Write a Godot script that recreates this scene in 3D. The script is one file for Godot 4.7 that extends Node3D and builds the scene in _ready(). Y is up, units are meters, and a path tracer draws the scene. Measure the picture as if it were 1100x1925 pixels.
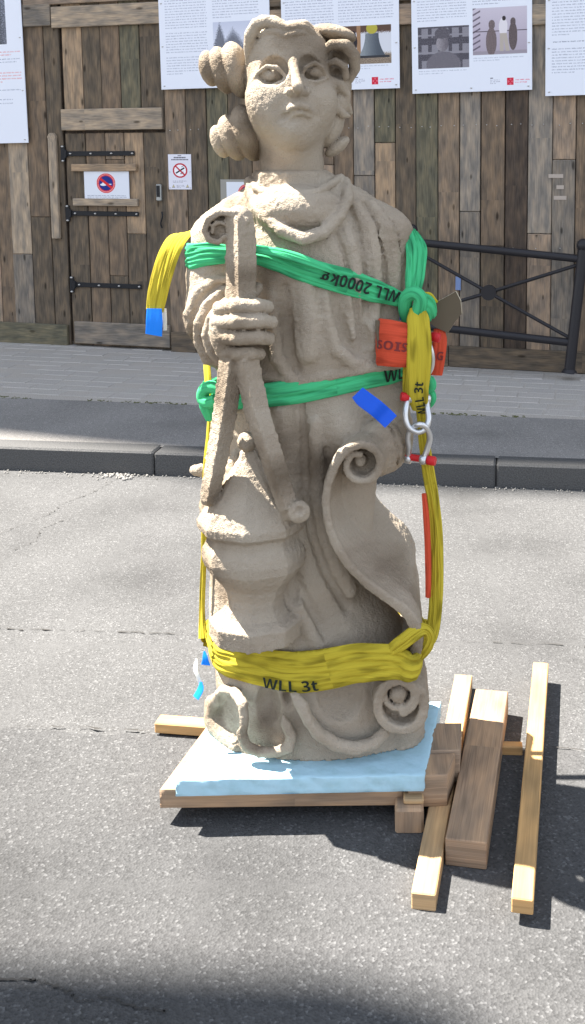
extends Node3D
# A carved stone lantern bearer, strapped for lifting, on a foam board in front of a timber hoarding.

var taken := {}
var lib := {}
var rng := RandomNumberGenerator.new()

func _ready() -> void:
	rng.seed = 41
	# ---- camera, sky, sun, exposure
	var cam := Camera3D.new()
	cam.name = "camera"
	cam.keep_aspect = Camera3D.KEEP_HEIGHT
	cam.near = 0.05
	cam.projection = Camera3D.PROJECTION_FRUSTUM      # a crop of a larger picture: the lens axis is not at its centre
	cam.size = 2.0 * cam.near * 962.5 / 2000.0
	cam.frustum_offset = Vector2(-0.085, -0.21875) * cam.near
	cam.position = Vector3(0, 1.65, 0)
	cam.basis = Basis(Vector3.RIGHT, deg_to_rad(-6.8)) * Basis(Vector3.BACK, deg_to_rad(-0.34))
	cam.far = 600.0
	add_child(cam)
	var env := Environment.new()
	env.background_mode = Environment.BG_SKY
	var sm := ProceduralSkyMaterial.new()
	sm.sky_top_color = Color(0.60, 0.645, 0.72)
	sm.sky_horizon_color = Color(0.84, 0.85, 0.86)
	sm.sky_curve = 0.16
	sm.ground_bottom_color = Color(0.42, 0.41, 0.40)
	sm.ground_horizon_color = Color(0.62, 0.62, 0.61)
	sm.sun_angle_max = 12.0
	var clouds := NoiseTexture2D.new()
	clouds.width = 1024
	clouds.height = 512
	clouds.seamless = true
	var cn := FastNoiseLite.new()
	cn.seed = 5
	cn.frequency = 0.006
	cn.fractal_octaves = 5
	clouds.noise = cn
	var cr := Gradient.new()
	cr.offsets = PackedFloat32Array([0.0, 0.5, 0.75, 1.0])
	cr.colors = PackedColorArray([Color(1, 1, 1, 0), Color(1, 1, 1, 0), Color(1, 1, 1, 0.55), Color(1, 1, 1, 0.8)])
	clouds.color_ramp = cr
	sm.sky_cover = clouds
	sm.sky_cover_modulate = Color(0.9, 0.9, 0.9, 0.5)
	var sky := Sky.new()
	sky.sky_material = sm
	env.sky = sky
	env.background_energy_multiplier = 0.57
	env.tonemap_mode = Environment.TONE_MAPPER_LINEAR
	env.tonemap_exposure = 5.0
	env.sdfgi_enabled = true
	env.ssao_enabled = true
	env.ssil_enabled = true
	var we := WorldEnvironment.new()
	we.name = "environment"
	we.environment = env
	add_child(we)
	var sun := DirectionalLight3D.new()
	sun.name = "sun"
	sun.light_energy = 1.6
	sun.light_color = Color(1.0, 0.972, 0.935)
	sun.light_angular_distance = 0.5
	sun.shadow_enabled = true
	var el := deg_to_rad(57.0)
	var az := deg_to_rad(19.0)
	var ld := Vector3(cos(el) * cos(az), -sin(el), cos(el) * sin(az))
	sun.basis = Basis.looking_at(ld, Vector3.UP)
	sun.position = -ld * 50.0
	add_child(sun)
	# ---- the place
	build_materials()
	build_ground()
	build_hoarding()
	build_barrier()
	build_far_casters()
	build_timbers()
	build_statue()
	build_rigging()

# ------------------------------------------------------------------ helpers
func numbered(n: String) -> String:
	taken[n] = taken.get(n, -1) + 1
	return n if taken[n] == 0 else "%s_%03d" % [n, taken[n]]

func thing(called: String, label: String, category: String, at := Vector3.ZERO, turn := Basis(), group := "") -> Node3D:
	var o := Node3D.new()
	o.name = numbered(called)
	o.position = at
	o.basis = turn
	o.set_meta("label", label)
	o.set_meta("category", category)
	if group:
		o.set_meta("group", group)
	add_child(o)
	return o

func part(called: String, m: Mesh, material: Material, parent: Node, at := Vector3.ZERO, turn := Basis()) -> MeshInstance3D:
	var o := MeshInstance3D.new()
	o.name = called
	o.mesh = m
	o.material_override = material
	o.position = at
	o.basis = turn
	parent.add_child(o, true)
	return o

func setting(called: String, m: Mesh, material: Material, at := Vector3.ZERO) -> MeshInstance3D:
	var o := part(numbered(called), m, material, self, at)
	o.set_meta("kind", "structure")
	return o

func as_stuff(o: Node) -> void:
	o.set_meta("kind", "stuff")

func tri(st: SurfaceTool, p: Array, uv: Array, out: Vector3) -> void:
	var n: Vector3 = (p[1] - p[0]).cross(p[2] - p[0])
	var order := [0, 2, 1] if n.dot(out) > 0.0 else [0, 1, 2]
	for i in order:
		st.set_uv(uv[i])
		st.set_uv2(uv[i] * 0.13)
		st.add_vertex(p[i])

func quad(st: SurfaceTool, p: Array, uv: Array, out: Vector3) -> void:
	tri(st, [p[0], p[1], p[2]], [uv[0], uv[1], uv[2]], out)
	tri(st, [p[0], p[2], p[3]], [uv[0], uv[2], uv[3]], out)

# a box with bevelled edges; grain tells which axis the wood grain follows
func add_cbox(st: SurfaceTool, size: Vector3, ch: float, grain := 1, centre := Vector3.ZERO, turn := Basis(), off := Vector2.ZERO) -> void:
	st.set_smooth_group(-1)
	var h := size * 0.5
	var c = min(ch, min(h.x, min(h.y, h.z)) * 0.8)
	var v := {}
	for sx in [-1, 1]:
		for sy in [-1, 1]:
			for sz in [-1, 1]:
				var k := Vector3i(sx, sy, sz)
				for ax in 3:
					var p := Vector3(sx * (h.x - c), sy * (h.y - c), sz * (h.z - c))
					p[ax] = k[ax] * h[ax]
					v[[k, ax]] = p
	var uvof := func(p: Vector3, ax: int) -> Vector2:
		var g := grain
		var along := p[g]
		var rest := 0.0
		for a in 3:
			if a != g and a != ax:
				rest += p[a]
		if ax == g:
			along = p[(g + 1) % 3] * 0.25
			rest = p[(g + 2) % 3]
		return Vector2(rest + ax * 0.37, along) + off
	for ax in 3:
		var a1 := (ax + 1) % 3
		var a2 := (ax + 2) % 3
		for s in [-1, 1]:
			var ps := []
			var us := []
			for q in [[-1, -1], [1, -1], [1, 1], [-1, 1]]:
				var k := Vector3i()
				k[ax] = s
				k[a1] = q[0]
				k[a2] = q[1]
				var p: Vector3 = v[[k, ax]]
				us.append(uvof.call(p, ax))
				ps.append(centre + turn * p)
			var o := Vector3.ZERO
			o[ax] = s
			quad(st, ps, us, turn * o)
	for ax in 3:
		var a1 := (ax + 1) % 3
		var a2 := (ax + 2) % 3
		for s1 in [-1, 1]:
			for s2 in [-1, 1]:
				var k0 := Vector3i()
				var k1 := Vector3i()
				k0[ax] = -1
				k1[ax] = 1
				k0[a1] = s1
				k1[a1] = s1
				k0[a2] = s2
				k1[a2] = s2
				var raw := [v[[k0, a1]], v[[k1, a1]], v[[k1, a2]], v[[k0, a2]]]
				var o := Vector3.ZERO
				o[a1] = s1
				o[a2] = s2
				var ps := []
				var us := []
				for p in raw:
					us.append(uvof.call(p, a1))
					ps.append(centre + turn * p)
				quad(st, ps, us, turn * o)
	for sx in [-1, 1]:
		for sy in [-1, 1]:
			for sz in [-1, 1]:
				var k := Vector3i(sx, sy, sz)
				var ps := []
				var us := []
				for ax in 3:
					us.append(uvof.call(v[[k, ax]], ax))
					ps.append(centre + turn * v[[k, ax]])
				tri(st, ps, us, turn * Vector3(sx, sy, sz))

func begin() -> SurfaceTool:
	var st := SurfaceTool.new()
	st.begin(Mesh.PRIMITIVE_TRIANGLES)
	return st

func finish(st: SurfaceTool) -> ArrayMesh:
	st.generate_normals()
	st.generate_tangents()
	return st.commit()

func cbox(size: Vector3, ch := 0.003, grain := 1) -> ArrayMesh:
	var st := begin()
	add_cbox(st, size, ch, grain, Vector3.ZERO, Basis(), Vector2(rng.randf() * 5.0, rng.randf() * 5.0))
	return finish(st)

# a plank whose two ends and edges waver a little
func plank_mesh(w: float, h: float, t: float, grain := 1) -> ArrayMesh:
	return cbox(Vector3(w, h, t), min(0.004, t * 0.25), grain)

func frame_of(t: Vector3, hint: Vector3) -> Basis:
	var n := hint - t * hint.dot(t)
	n = n.normalized() if n.length() > 1e-5 else t.cross(Vector3(0.3, 0.9, 0.2)).normalized()
	return Basis(n, t.cross(n).normalized(), t)

# a round bar through points; radii may be one number or one per point
func add_tube(st: SurfaceTool, path: Array, radius, sides := 10, closed := false, flat := 1.0) -> void:
	st.set_smooth_group(0)
	var n := path.size()
	var rings := []
	var hint := Vector3(0.13, 0.21, 0.97)
	var len_so := 0.0
	for i in n:
		var a: Vector3 = path[(i - 1 + n) % n] if closed or i > 0 else path[i]
		var b: Vector3 = path[(i + 1) % n] if closed or i < n - 1 else path[i]
		var f := frame_of((b - a).normalized(), hint)
		hint = f.x
		var r: float = radius[i] if radius is Array else radius
		if i > 0:
			len_so += (path[i] - path[i - 1]).length()
		var ring := []
		for k in sides:
			var g := TAU * k / sides
			ring.append([path[i] + f.x * cos(g) * r + f.y * sin(g) * r * flat, Vector2(float(k) / sides * 0.2, len_so)])
		rings.append(ring)
	for i in (n if closed else n - 1):
		var j := (i + 1) % n
		for k in sides:
			var l := (k + 1) % sides
			var mid: Vector3 = (path[i] + path[j]) * 0.5
			var o: Vector3 = (rings[i][k][0] + rings[j][l][0]) * 0.5 - mid
			quad(st, [rings[i][k][0], rings[j][k][0], rings[j][l][0], rings[i][l][0]], [rings[i][k][1], rings[j][k][1], rings[j][l][1], rings[i][l][1]], o)
	if not closed:
		st.set_smooth_group(-1)
		for e in [0, n - 1]:
			var o: Vector3 = (path[0] - path[1]) if e == 0 else (path[n - 1] - path[n - 2])
			for k in sides:
				var l := (k + 1) % sides
				tri(st, [path[e], rings[e][k][0], rings[e][l][0]], [Vector2(), rings[e][k][1], rings[e][l][1]], o)

func tube(path: Array, radius, sides := 10, closed := false, flat := 1.0) -> ArrayMesh:
	var st := begin()
	add_tube(st, path, radius, sides, closed, flat)
	return finish(st)

func ball(r: float, squash := 1.0) -> SphereMesh:
	var s := SphereMesh.new()
	s.radius = r
	s.height = 2.0 * r * squash
	s.radial_segments = 20
	s.rings = 10
	return s

func disc_mesh(r: float, t: float, sides := 24) -> CylinderMesh:
	var c := CylinderMesh.new()
	c.top_radius = r
	c.bottom_radius = r
	c.height = t
	c.radial_segments = sides
	c.rings = 1
	return c

# a smooth run of points through the given ones
func smooth(pts: Array, per := 8, closed := false) -> Array:
	var out := []
	var n := pts.size()
	for i in (n if closed else n - 1):
		var a: Vector3 = pts[(i - 1 + n) % n] if closed or i > 0 else pts[i]
		var b: Vector3 = pts[i]
		var c: Vector3 = pts[(i + 1) % n]
		var d: Vector3 = pts[(i + 2) % n] if closed or i + 2 < n else c
		for k in per:
			out.append(b.cubic_interpolate(c, a, d, float(k) / per))
	if not closed:
		out.append(pts[n - 1])
	return out

# ------------------------------------------------------------------ materials
func lin(r: float, g: float, b: float, a := 1.0) -> Color:
	var c := Color(r, g, b, a).linear_to_srgb()
	c.a = a
	return c

func noise(sd: int, freq: float, kind := FastNoiseLite.TYPE_SIMPLEX_SMOOTH, oct := 3) -> FastNoiseLite:
	var n := FastNoiseLite.new()
	n.seed = sd
	n.noise_type = kind
	n.frequency = freq
	n.fractal_octaves = oct
	if oct <= 1:
		n.fractal_type = FastNoiseLite.FRACTAL_NONE
	return n

func noise_tex(n: FastNoiseLite, size: int, ramp: Array, as_normal := 0.0) -> NoiseTexture2D:
	var t := NoiseTexture2D.new()
	t.width = size
	t.height = size
	t.seamless = true
	t.noise = n
	if as_normal > 0.0:
		t.as_normal_map = true
		t.bump_strength = as_normal
	elif ramp.size():
		var g := Gradient.new()
		var offs := PackedFloat32Array()
		var cols := PackedColorArray()
		for r in ramp:
			offs.append(r[0])
			cols.append(Color(r[1], r[1], r[1]) if not r[1] is Color else r[1])
		g.offsets = offs
		g.colors = cols
		t.color_ramp = g
	return t

func mat(color: Color, rough := 0.8, metal := 0.0) -> StandardMaterial3D:
	var m := StandardMaterial3D.new()
	m.albedo_color = color
	m.roughness = rough
	m.metallic = metal
	m.metallic_specular = 0.35
	return m

# grey wood grain running along v, with knots; the colour comes from the material
func wood_textures(sd: int, rough_sawn: float) -> Array:
	var w := 320
	var h := 768
	var fine := noise(sd, 0.5, FastNoiseLite.TYPE_SIMPLEX, 2)
	var mid := noise(sd + 1, 0.06, FastNoiseLite.TYPE_SIMPLEX, 3)
	var patch := noise(sd + 2, 0.012, FastNoiseLite.TYPE_SIMPLEX, 3)
	var r := RandomNumberGenerator.new()
	r.seed = sd
	var knots := []
	for i in 6:
		knots.append(Vector3(r.randf() * w, r.randf() * h, r.randf_range(5.0, 9.0)))
	var im := Image.create(w, h, false, Image.FORMAT_RGB8)
	var bump := Image.create(w, h, false, Image.FORMAT_RGB8)
	for y in h:
		for x in w:
			var u := float(x)
			var k := 0.0
			for q in knots:
				var dx = (x - q.x) / q.z
				var dy = (y - q.y) / (q.z * 2.2)
				var d2 = dx * dx + dy * dy
				if d2 < 16.0:
					u += dx * q.z * 0.8 * exp(-d2 * 0.5)
					k = max(k, exp(-d2 * d2 * 1.6))
			var g := fine.get_noise_2d(u, y * 0.018) * 0.5 + mid.get_noise_2d(u * 2.2, y * 0.12) * 0.55
			var p := patch.get_noise_2d(x * 1.6, y * 0.6)
			var fade := 0.0
			var val := 0.80 + g * 0.15 * rough_sawn + p * 0.15 - k * 0.28 - fade
			val = clampf(val, 0.16, 1.0)
			var warm := clampf(0.5 + p * 0.9 + k * 0.3, 0.0, 1.0)
			im.set_pixel(x, y, Color(val, val * lerpf(1.0, 0.965, warm), val * lerpf(0.99, 0.91, warm)))
			var b := clampf(0.5 + g * 0.4 - k * 0.1, 0.0, 1.0)
			bump.set_pixel(x, y, Color(b, b, b))
	bump.bump_map_to_normal_map(2.4)
	return [ImageTexture.create_from_image(im), ImageTexture.create_from_image(bump)]

func wood(color: Color, tex: Array, scale := Vector3(1.5, 0.6, 1), rough := 0.85, bump := 0.5) -> StandardMaterial3D:
	var m := mat(color, rough)
	m.albedo_texture = tex[0]
	m.normal_enabled = true
	m.normal_texture = tex[1]
	m.normal_scale = bump
	m.uv1_scale = scale
	m.metallic_specular = 0.25
	return m

func build_materials() -> void:
	# asphalt: fine aggregate, with broad patches on the second layer
	var stones := noise(3, 0.16, FastNoiseLite.TYPE_CELLULAR, 1)
	stones.cellular_return_type = FastNoiseLite.RETURN_CELL_VALUE
	stones.cellular_jitter = 1.0
	var agg := noise_tex(stones, 1024, [[0.0, 0.66], [0.3, 0.74], [0.85, 0.80], [0.93, 0.84], [0.95, 0.94], [1.0, 0.97]])
	var dist := noise(3, 0.16, FastNoiseLite.TYPE_CELLULAR, 1)
	dist.cellular_return_type = FastNoiseLite.RETURN_DISTANCE
	dist.cellular_jitter = 1.0
	var aggn := noise_tex(dist, 1024, [], 5.0)
	var patch := noise_tex(noise(8, 0.008, FastNoiseLite.TYPE_SIMPLEX_SMOOTH, 5), 512, [[0.0, 0.80], [0.35, 0.92], [1.0, 1.0]])
	for a in [["asphalt", lin(0.178, 0.179, 0.179), 1.3], ["asphalt_low", lin(0.150, 0.151, 0.152), 1.1], ["asphalt_walk", lin(0.47, 0.45, 0.425), 1.6]]:
		var m := mat(a[1], 0.9)
		m.albedo_texture = agg
		m.normal_enabled = true
		m.normal_texture = aggn
		m.normal_scale = 0.35
		m.uv1_scale = Vector3.ONE * a[2]
		m.detail_enabled = true
		m.detail_blend_mode = BaseMaterial3D.BLEND_MODE_MUL
		m.detail_uv_layer = BaseMaterial3D.DETAIL_UV_2
		m.detail_albedo = patch
		m.uv2_scale = Vector3.ONE * 2.1
		m.metallic_specular = 0.3
		lib[a[0]] = m
	lib.crack = mat(lin(0.05, 0.048, 0.045), 0.95)
	# stone of kerbs and setts
	var gritty := noise_tex(noise(21, 0.11, FastNoiseLite.TYPE_SIMPLEX, 4), 512, [[0.0, 0.72], [0.5, 0.88], [1.0, 1.0]])
	var grittyn := noise_tex(noise(22, 0.09, FastNoiseLite.TYPE_SIMPLEX, 4), 512, [], 4.0)
	for a in [["kerb", lin(0.115, 0.115, 0.114)], ["sett_a", lin(0.52, 0.49, 0.45)], ["sett_b", lin(0.505, 0.475, 0.44)], ["sett_c", lin(0.535, 0.50, 0.46)], ["joint", lin(0.52, 0.48, 0.43)]]:
		var m := mat(a[1], 0.85)
		m.albedo_texture = gritty
		m.normal_enabled = true
		m.normal_texture = grittyn
		m.normal_scale = 0.5
		m.uv1_triplanar = true
		m.uv1_world_triplanar = true
		m.uv1_scale = Vector3.ONE * 1.7
		lib[a[0]] = m
	# the statue's limestone
	var fleck := noise(31, 0.35, FastNoiseLite.TYPE_SIMPLEX, 3)
	var st := mat(lin(0.53, 0.459, 0.366), 0.92)
	st.albedo_texture = noise_tex(fleck, 512, [[0.0, 0.66], [0.42, 0.85], [0.6, 0.93], [1.0, 1.0]])
	st.normal_enabled = true
	st.normal_texture = noise_tex(noise(32, 0.13, FastNoiseLite.TYPE_SIMPLEX, 4), 512, [], 7.0)
	st.normal_scale = 0.65
	st.uv1_triplanar = true
	st.uv1_scale = Vector3.ONE * 3.4
	st.metallic_specular = 0.2
	var tint := noise_tex(noise(33, 0.012, FastNoiseLite.TYPE_SIMPLEX, 4), 256, [[0.0, Color(0.66, 0.63, 0.60)], [0.36, Color(0.88, 0.86, 0.84)], [0.6, Color(0.97, 0.96, 0.95)], [1.0, Color(1, 1, 1)]])
	st.detail_enabled = true
	st.detail_blend_mode = BaseMaterial3D.BLEND_MODE_MUL
	st.detail_uv_layer = BaseMaterial3D.DETAIL_UV_2
	st.detail_albedo = tint
	lib.stone = st
	# woods
	var wt := [wood_textures(50, 1.0), wood_textures(60, 1.15), wood_textures(70, 0.9)]
	var tones := [[0.165, 0.125, 0.092], [0.205, 0.158, 0.118], [0.125, 0.100, 0.076], [0.26, 0.20, 0.152], [0.135, 0.122, 0.088], [0.30, 0.245, 0.19], [0.19, 0.165, 0.14], [0.085, 0.066, 0.053], [0.235, 0.205, 0.175], [0.29, 0.215, 0.15]]
	lib.planks = []
	for i in tones.size():
		var c := Color(tones[i][0], tones[i][1], tones[i][2]).lerp(Color(0.185, 0.148, 0.115), -0.08)
		lib.planks.append(wood(lin(c.r * 1.75, c.g * 1.8, c.b * 1.88), wt[i % 3], Vector3(2.2, 0.75, 1), 0.88, 0.7))
	lib.fresh = wood(lin(0.78, 0.50, 0.24), wood_textures(80, 0.45), Vector3(2.0, 0.5, 1), 0.7, 0.25)
	var soft := wood_textures(90, 0.55)
	lib.fresh_pale = wood(lin(0.70, 0.49, 0.285), soft, Vector3(2.0, 0.5, 1), 0.75, 0.3)
	lib.used = wood(lin(0.56, 0.40, 0.28), soft, Vector3(2.0, 0.6, 1), 0.8, 0.35)
	lib.used_grey = wood(lin(0.48, 0.37, 0.285), soft, Vector3(2.0, 0.6, 1), 0.85, 0.5)
	lib.iron = mat(lin(0.018, 0.019, 0.022), 0.5, 0.2)
	lib.black_paint = mat(lin(0.022, 0.021, 0.024), 0.38)
	lib.zinc = mat(lin(0.62, 0.63, 0.64), 0.32, 0.9)
	lib.screw = mat(lin(0.55, 0.54, 0.52), 0.35, 0.8)
	lib.red_pin = mat(lin(0.55, 0.02, 0.025), 0.4)
	lib.paper = mat(lin(0.72, 0.74, 0.79), 0.55)
	lib.keypad = mat(lin(0.35, 0.36, 0.35), 0.4, 0.6)
	# webbing
	var weave := noise(44, 0.09, FastNoiseLite.TYPE_SIMPLEX, 2)
	var wim := Image.create(256, 256, false, Image.FORMAT_RGB8)
	var wbm := Image.create(256, 256, false, Image.FORMAT_RGB8)
	var streak := noise(45, 0.3, FastNoiseLite.TYPE_SIMPLEX, 2)
	for y in 256:
		for x in 256:
			var s := streak.get_noise_2d(x, y * 0.02) * 0.05
			var t := sin(x * TAU / 4.0) * 0.5 * sin(y * TAU / 4.0)
			var dirt := weave.get_noise_2d(x * 0.3, y * 0.12)
			var val := clampf(0.9 + s + t * 0.04 + minf(dirt, 0.0) * 0.26, 0.3, 1.0)
			wim.set_pixel(x, y, Color(val, val, val))
			var b := clampf(0.5 + s * 2.4 + t * 0.25, 0, 1)
			wbm.set_pixel(x, y, Color(b, b, b))
	wbm.bump_map_to_normal_map(2.0)
	var wa := ImageTexture.create_from_image(wim)
	var wn := ImageTexture.create_from_image(wbm)
	for a in [["green", lin(0.085, 0.60, 0.26)], ["yellow", lin(0.62, 0.50, 0.05)], ["orange", lin(0.72, 0.10, 0.05)]]:
		var m := mat(a[1], 0.95)
		m.metallic_specular = 0.2
		m.albedo_texture = wa
		m.normal_enabled = true
		m.normal_texture = wn
		m.normal_scale = 0.5
		m.uv1_scale = Vector3(5, 2.3, 1)
		lib[a[0]] = m
	lib.blue_tag = mat(lin(0.005, 0.09, 0.62), 0.4)
	lib.bright_tag = mat(lin(0.01, 0.22, 0.85), 0.4)
	lib.white_tag = mat(lin(0.75, 0.74, 0.68), 0.5)
	lib.ink = mat(lin(0.012, 0.02, 0.016), 0.7)
	lib.ink_faded = mat(lin(0.17, 0.03, 0.03), 0.8)
	lib.card = mat(lin(0.115, 0.092, 0.062), 0.8)
	lib.card_edge = mat(lin(0.45, 0.40, 0.30), 0.9)
	lib.foam = mat(lin(0.40, 0.60, 0.70), 0.75)
	lib.foam.normal_enabled = true
	lib.foam.normal_texture = noise_tex(noise(91, 0.03, FastNoiseLite.TYPE_SIMPLEX, 4), 256, [], 3.0)
	lib.foam.normal_scale = 0.35
	lib.foam.albedo_texture = noise_tex(noise(92, 0.02, FastNoiseLite.TYPE_SIMPLEX, 4), 256, [[0.0, Color(0.92, 0.94, 0.93)], [0.45, Color(0.98, 0.99, 0.99)], [1.0, Color(1, 1, 1)]])
	lib.foam.uv1_triplanar = true
	lib.foam.uv1_scale = Vector3.ONE * 2.5

# ------------------------------------------------------------------ ground, kerb, pavement
const KERB := [-5.177, 0.137]
const FENCE := [-7.53, 0.298]

func kerb_z(x: float) -> float:
	return KERB[0] + KERB[1] * x

func fence_z(x: float) -> float:
	return FENCE[0] + FENCE[1] * x

func fence_basis() -> Basis:
	var x := Vector3(1, 0, FENCE[1]).normalized()
	return Basis(x, Vector3.UP, x.cross(Vector3.UP))

func walk_y(x: float, z: float) -> float:
	return 0.12 + 0.015 * (kerb_z(x) - z)

func flat_grid(x0: float, x1: float, nx: int, zf: Callable, zb: Callable, nz: int, yf: Callable) -> ArrayMesh:
	var st := begin()
	st.set_smooth_group(0)
	for i in nx:
		for j in nz:
			var ps := []
			var us := []
			for q in [[0, 0], [1, 0], [1, 1], [0, 1]]:
				var x := lerpf(x0, x1, float(i + q[0]) / nx)
				var z := lerpf(zf.call(x), zb.call(x), float(j + q[1]) / nz)
				ps.append(Vector3(x, yf.call(x, z), z))
				us.append(Vector2(x, z))
			quad(st, ps, us, Vector3.UP)
	return finish(st)

func build_ground() -> void:
	setting("road", flat_grid(-260, 260, 26, func(_x): return 260.0, func(_x): return -260.0, 26, func(_x, _z): return 0.0), lib.asphalt)
	# the lower, newer surface course: its ragged edge lies across the road just behind the timbers
	var rag := noise(61, 1.0)
	var seam := func(x: float) -> float: return -2.806 + 0.082 * x + rag.get_noise_1d(x * 4.0) * 0.022 + rag.get_noise_1d(x * 31.0) * 0.012
	setting("road_surface_course", flat_grid(-6.0, 6.0, 400, seam, func(_x): return 5.0, 1, func(_x, _z): return 0.004), lib.asphalt_low)
	var cracks := [
		[[-1.70, -4.47], [-1.63, -4.60], [-1.545, -4.76], [-1.52, -4.90], [-1.44, -5.05], [-1.39, -5.20], [-1.36, -5.33]],
		[[-1.9, -3.60], [-1.35, -3.555], [-1.0, -3.53], [-0.7, -3.50], [-0.3, -3.46], [0.2, -3.44], [0.67, -3.40], [1.3, -3.36]],
		[[-1.6, -2.98], [-1.11, -2.915], [-0.85, -2.895], [-0.6, -2.87], [-0.2, -2.83], [0.2, -2.80], [0.55, -2.77], [1.2, -2.72]],
		[[-1.2, -1.975], [-0.78, -1.955], [-0.70, -1.95], [-0.64, -1.925], [-0.60, -1.90], [-0.55, -1.905], [-0.48, -1.88], [-0.42, -1.87]],
		[[-1.55, -4.30], [-1.50, -4.42], [-1.52, -4.55], [-1.46, -4.66]]]
	var ci := 0
	for c in cracks:
		ci += 1
		var raw := []
		for p in c:
			raw.append(Vector3(p[0], 0, p[1]))
		var path := smooth(raw, 14)
		var st := begin()
		st.set_smooth_group(-1)
		var y := 0.008 if ci >= 3 and ci != 5 else 0.004
		var prev := []
		for i in path.size():
			var p: Vector3 = path[i]
			p += Vector3(rag.get_noise_1d(i * 23.0 + ci * 100), 0, rag.get_noise_1d(i * 19.0 + ci * 77)) * 0.016
			var w: float = maxf(0.0003, 0.0016 + rag.get_noise_1d(i * 7.0 + ci * 55) * 0.006)
			if i == 0 or i == path.size() - 1:
				w = 0.0003
			var cur := [Vector3(p.x, y, p.z + w), Vector3(p.x, y, p.z - w)]
			if i > 0 and (ci != 2 and ci != 3 or rag.get_noise_1d(i * 3.1 + ci * 9) > -0.12):
				quad(st, [prev[0], cur[0], cur[1], prev[1]], [Vector2(), Vector2(), Vector2(), Vector2()], Vector3.UP)
			prev = cur
		setting("crack", finish(st), lib.crack)
	# kerb: one stone after another, worn along the top edge
	var kerb := Node3D.new()
	kerb.name = "kerb"
	kerb.set_meta("kind", "structure")
	add_child(kerb)
	var kx := Vector3(1, 0, KERB[1]).normalized()
	var kb := Basis(kx, Vector3.UP, kx.cross(Vector3.UP))
	var joints := [-5.0, -4.03, -3.07, -2.12, -1.19, -0.31, 0.552, 1.43, 2.38, 3.3]
	for i in joints.size() - 1:
		var w: float = (joints[i + 1] - joints[i]) * sqrt(1.0 + KERB[1] * KERB[1]) - 0.005
		var xm: float = (joints[i + 1] + joints[i]) * 0.5
		var at := Vector3(xm, 0.0, kerb_z(xm)) - kb.z * (0.075 + rng.randf() * 0.004) + Vector3(0, -0.06 + 0.123 - 0.0615 + rng.randf_range(-0.002, 0.002), 0)
		part("kerbstone", cbox(Vector3(w, 0.24, 0.15), 0.010, 0), lib.kerb, kerb, at, kb * Basis(Vector3.UP, rng.randf_range(-0.003, 0.003)))
	# the asphalt strip behind the kerb and the setts up to the hoarding
	var strip_z := func(x: float) -> float: return -6.134 + 0.179 * x
	setting("pavement", flat_grid(-6.0, 5.0, 44, func(x): return kerb_z(x) - 0.12, func(x): return strip_z.call(x) + 0.0, 6, func(x, z): return walk_y(x, z) - 0.004), lib.asphalt_walk)
	setting("sett_bed", flat_grid(-9.0, 7.0, 20, func(x): return strip_z.call(x), func(_x): return -30.0, 6, func(x, z): return walk_y(x, z) - 0.0046), lib.joint)
	var paving := Node3D.new()
	paving.name = "sett_paving"
	paving.set_meta("kind", "structure")
	add_child(paving)
	var sx := Vector3(1, 0, 0.235).normalized()
	var sb := Basis(sx, Vector3.UP, sx.cross(Vector3.UP))
	var shapes := []
	for k in 6:
		var st := begin()
		add_cbox(st, Vector3(rng.randf_range(0.15, 0.25), 0.05, rng.randf_range(0.118, 0.131)), 0.004, 0)
		shapes.append(finish(st))
	var spots := []
	var row := 0
	var o := 0.0
	while row < 16:
		var zz := -6.19 - row * 0.134
		var x := -3.2 + (row % 2) * 0.1 + rng.randf() * 0.03
		while x < 2.2:
			var k := rng.randi() % 6
			var w: float = shapes[k].get_aabb().size.x
			x += w * 0.5 + 0.002
			var z := zz + 0.235 * x + rng.randf_range(-0.004, 0.004)
			if z < strip_z.call(x) - 0.062 and z > fence_z(x) - 0.05:
				var t := sb * Basis.from_euler(Vector3(rng.randf_range(-0.010, 0.010), rng.randf_range(-0.02, 0.02), rng.randf_range(-0.008, 0.008)))
				spots.append([Vector3(x, walk_y(x, z) - 0.0285 + rng.randf_range(-0.002, 0.002), z), t, k, rng.randi() % 3])
			x += w * 0.5
		row += 1
	# those largest in view one by one, the rest as one piece
	spots.sort_custom(func(a, b): return absf(a[0].x + 0.9) * 0.8 - a[0].z < absf(b[0].x + 0.9) * 0.8 - b[0].z)
	var rest := begin()
	var any := false
	for i in spots.size():
		var s: Array = spots[i]
		if i < 295:
			part("sett", shapes[s[2]], [lib.sett_a, lib.sett_b, lib.sett_c][s[3]], paving, s[0], s[1])
		else:
			rest.append_from(shapes[s[2]], 0, Transform3D(s[1], s[0]))
			any = true
	if any:
		as_stuff(part("sett", rest.commit(), lib.sett_a, paving))
	# moss and grit along the joint, grit at the kerb foot
	var moss := begin()
	var mm := mat(lin(0.10, 0.105, 0.045), 0.95)
	for i in 260:
		var x := rng.randf_range(-2.6, 1.4)
		if absf(sin(x * 3.1)) < 0.55:
			continue
		var c := Vector3(x, 0, strip_z.call(x) + rng.randf_range(-0.03, 0.012))
		c.y = walk_y(c.x, c.z) - 0.004
		add_cbox(moss, Vector3(rng.randf_range(0.006, 0.03), rng.randf_range(0.003, 0.009), rng.randf_range(0.004, 0.012)), 0.002, 0, c, Basis(Vector3.UP, rng.randf() * TAU))
	var mo := setting("moss", finish(moss), mm)
	as_stuff(mo)
	var grit := begin()
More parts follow.
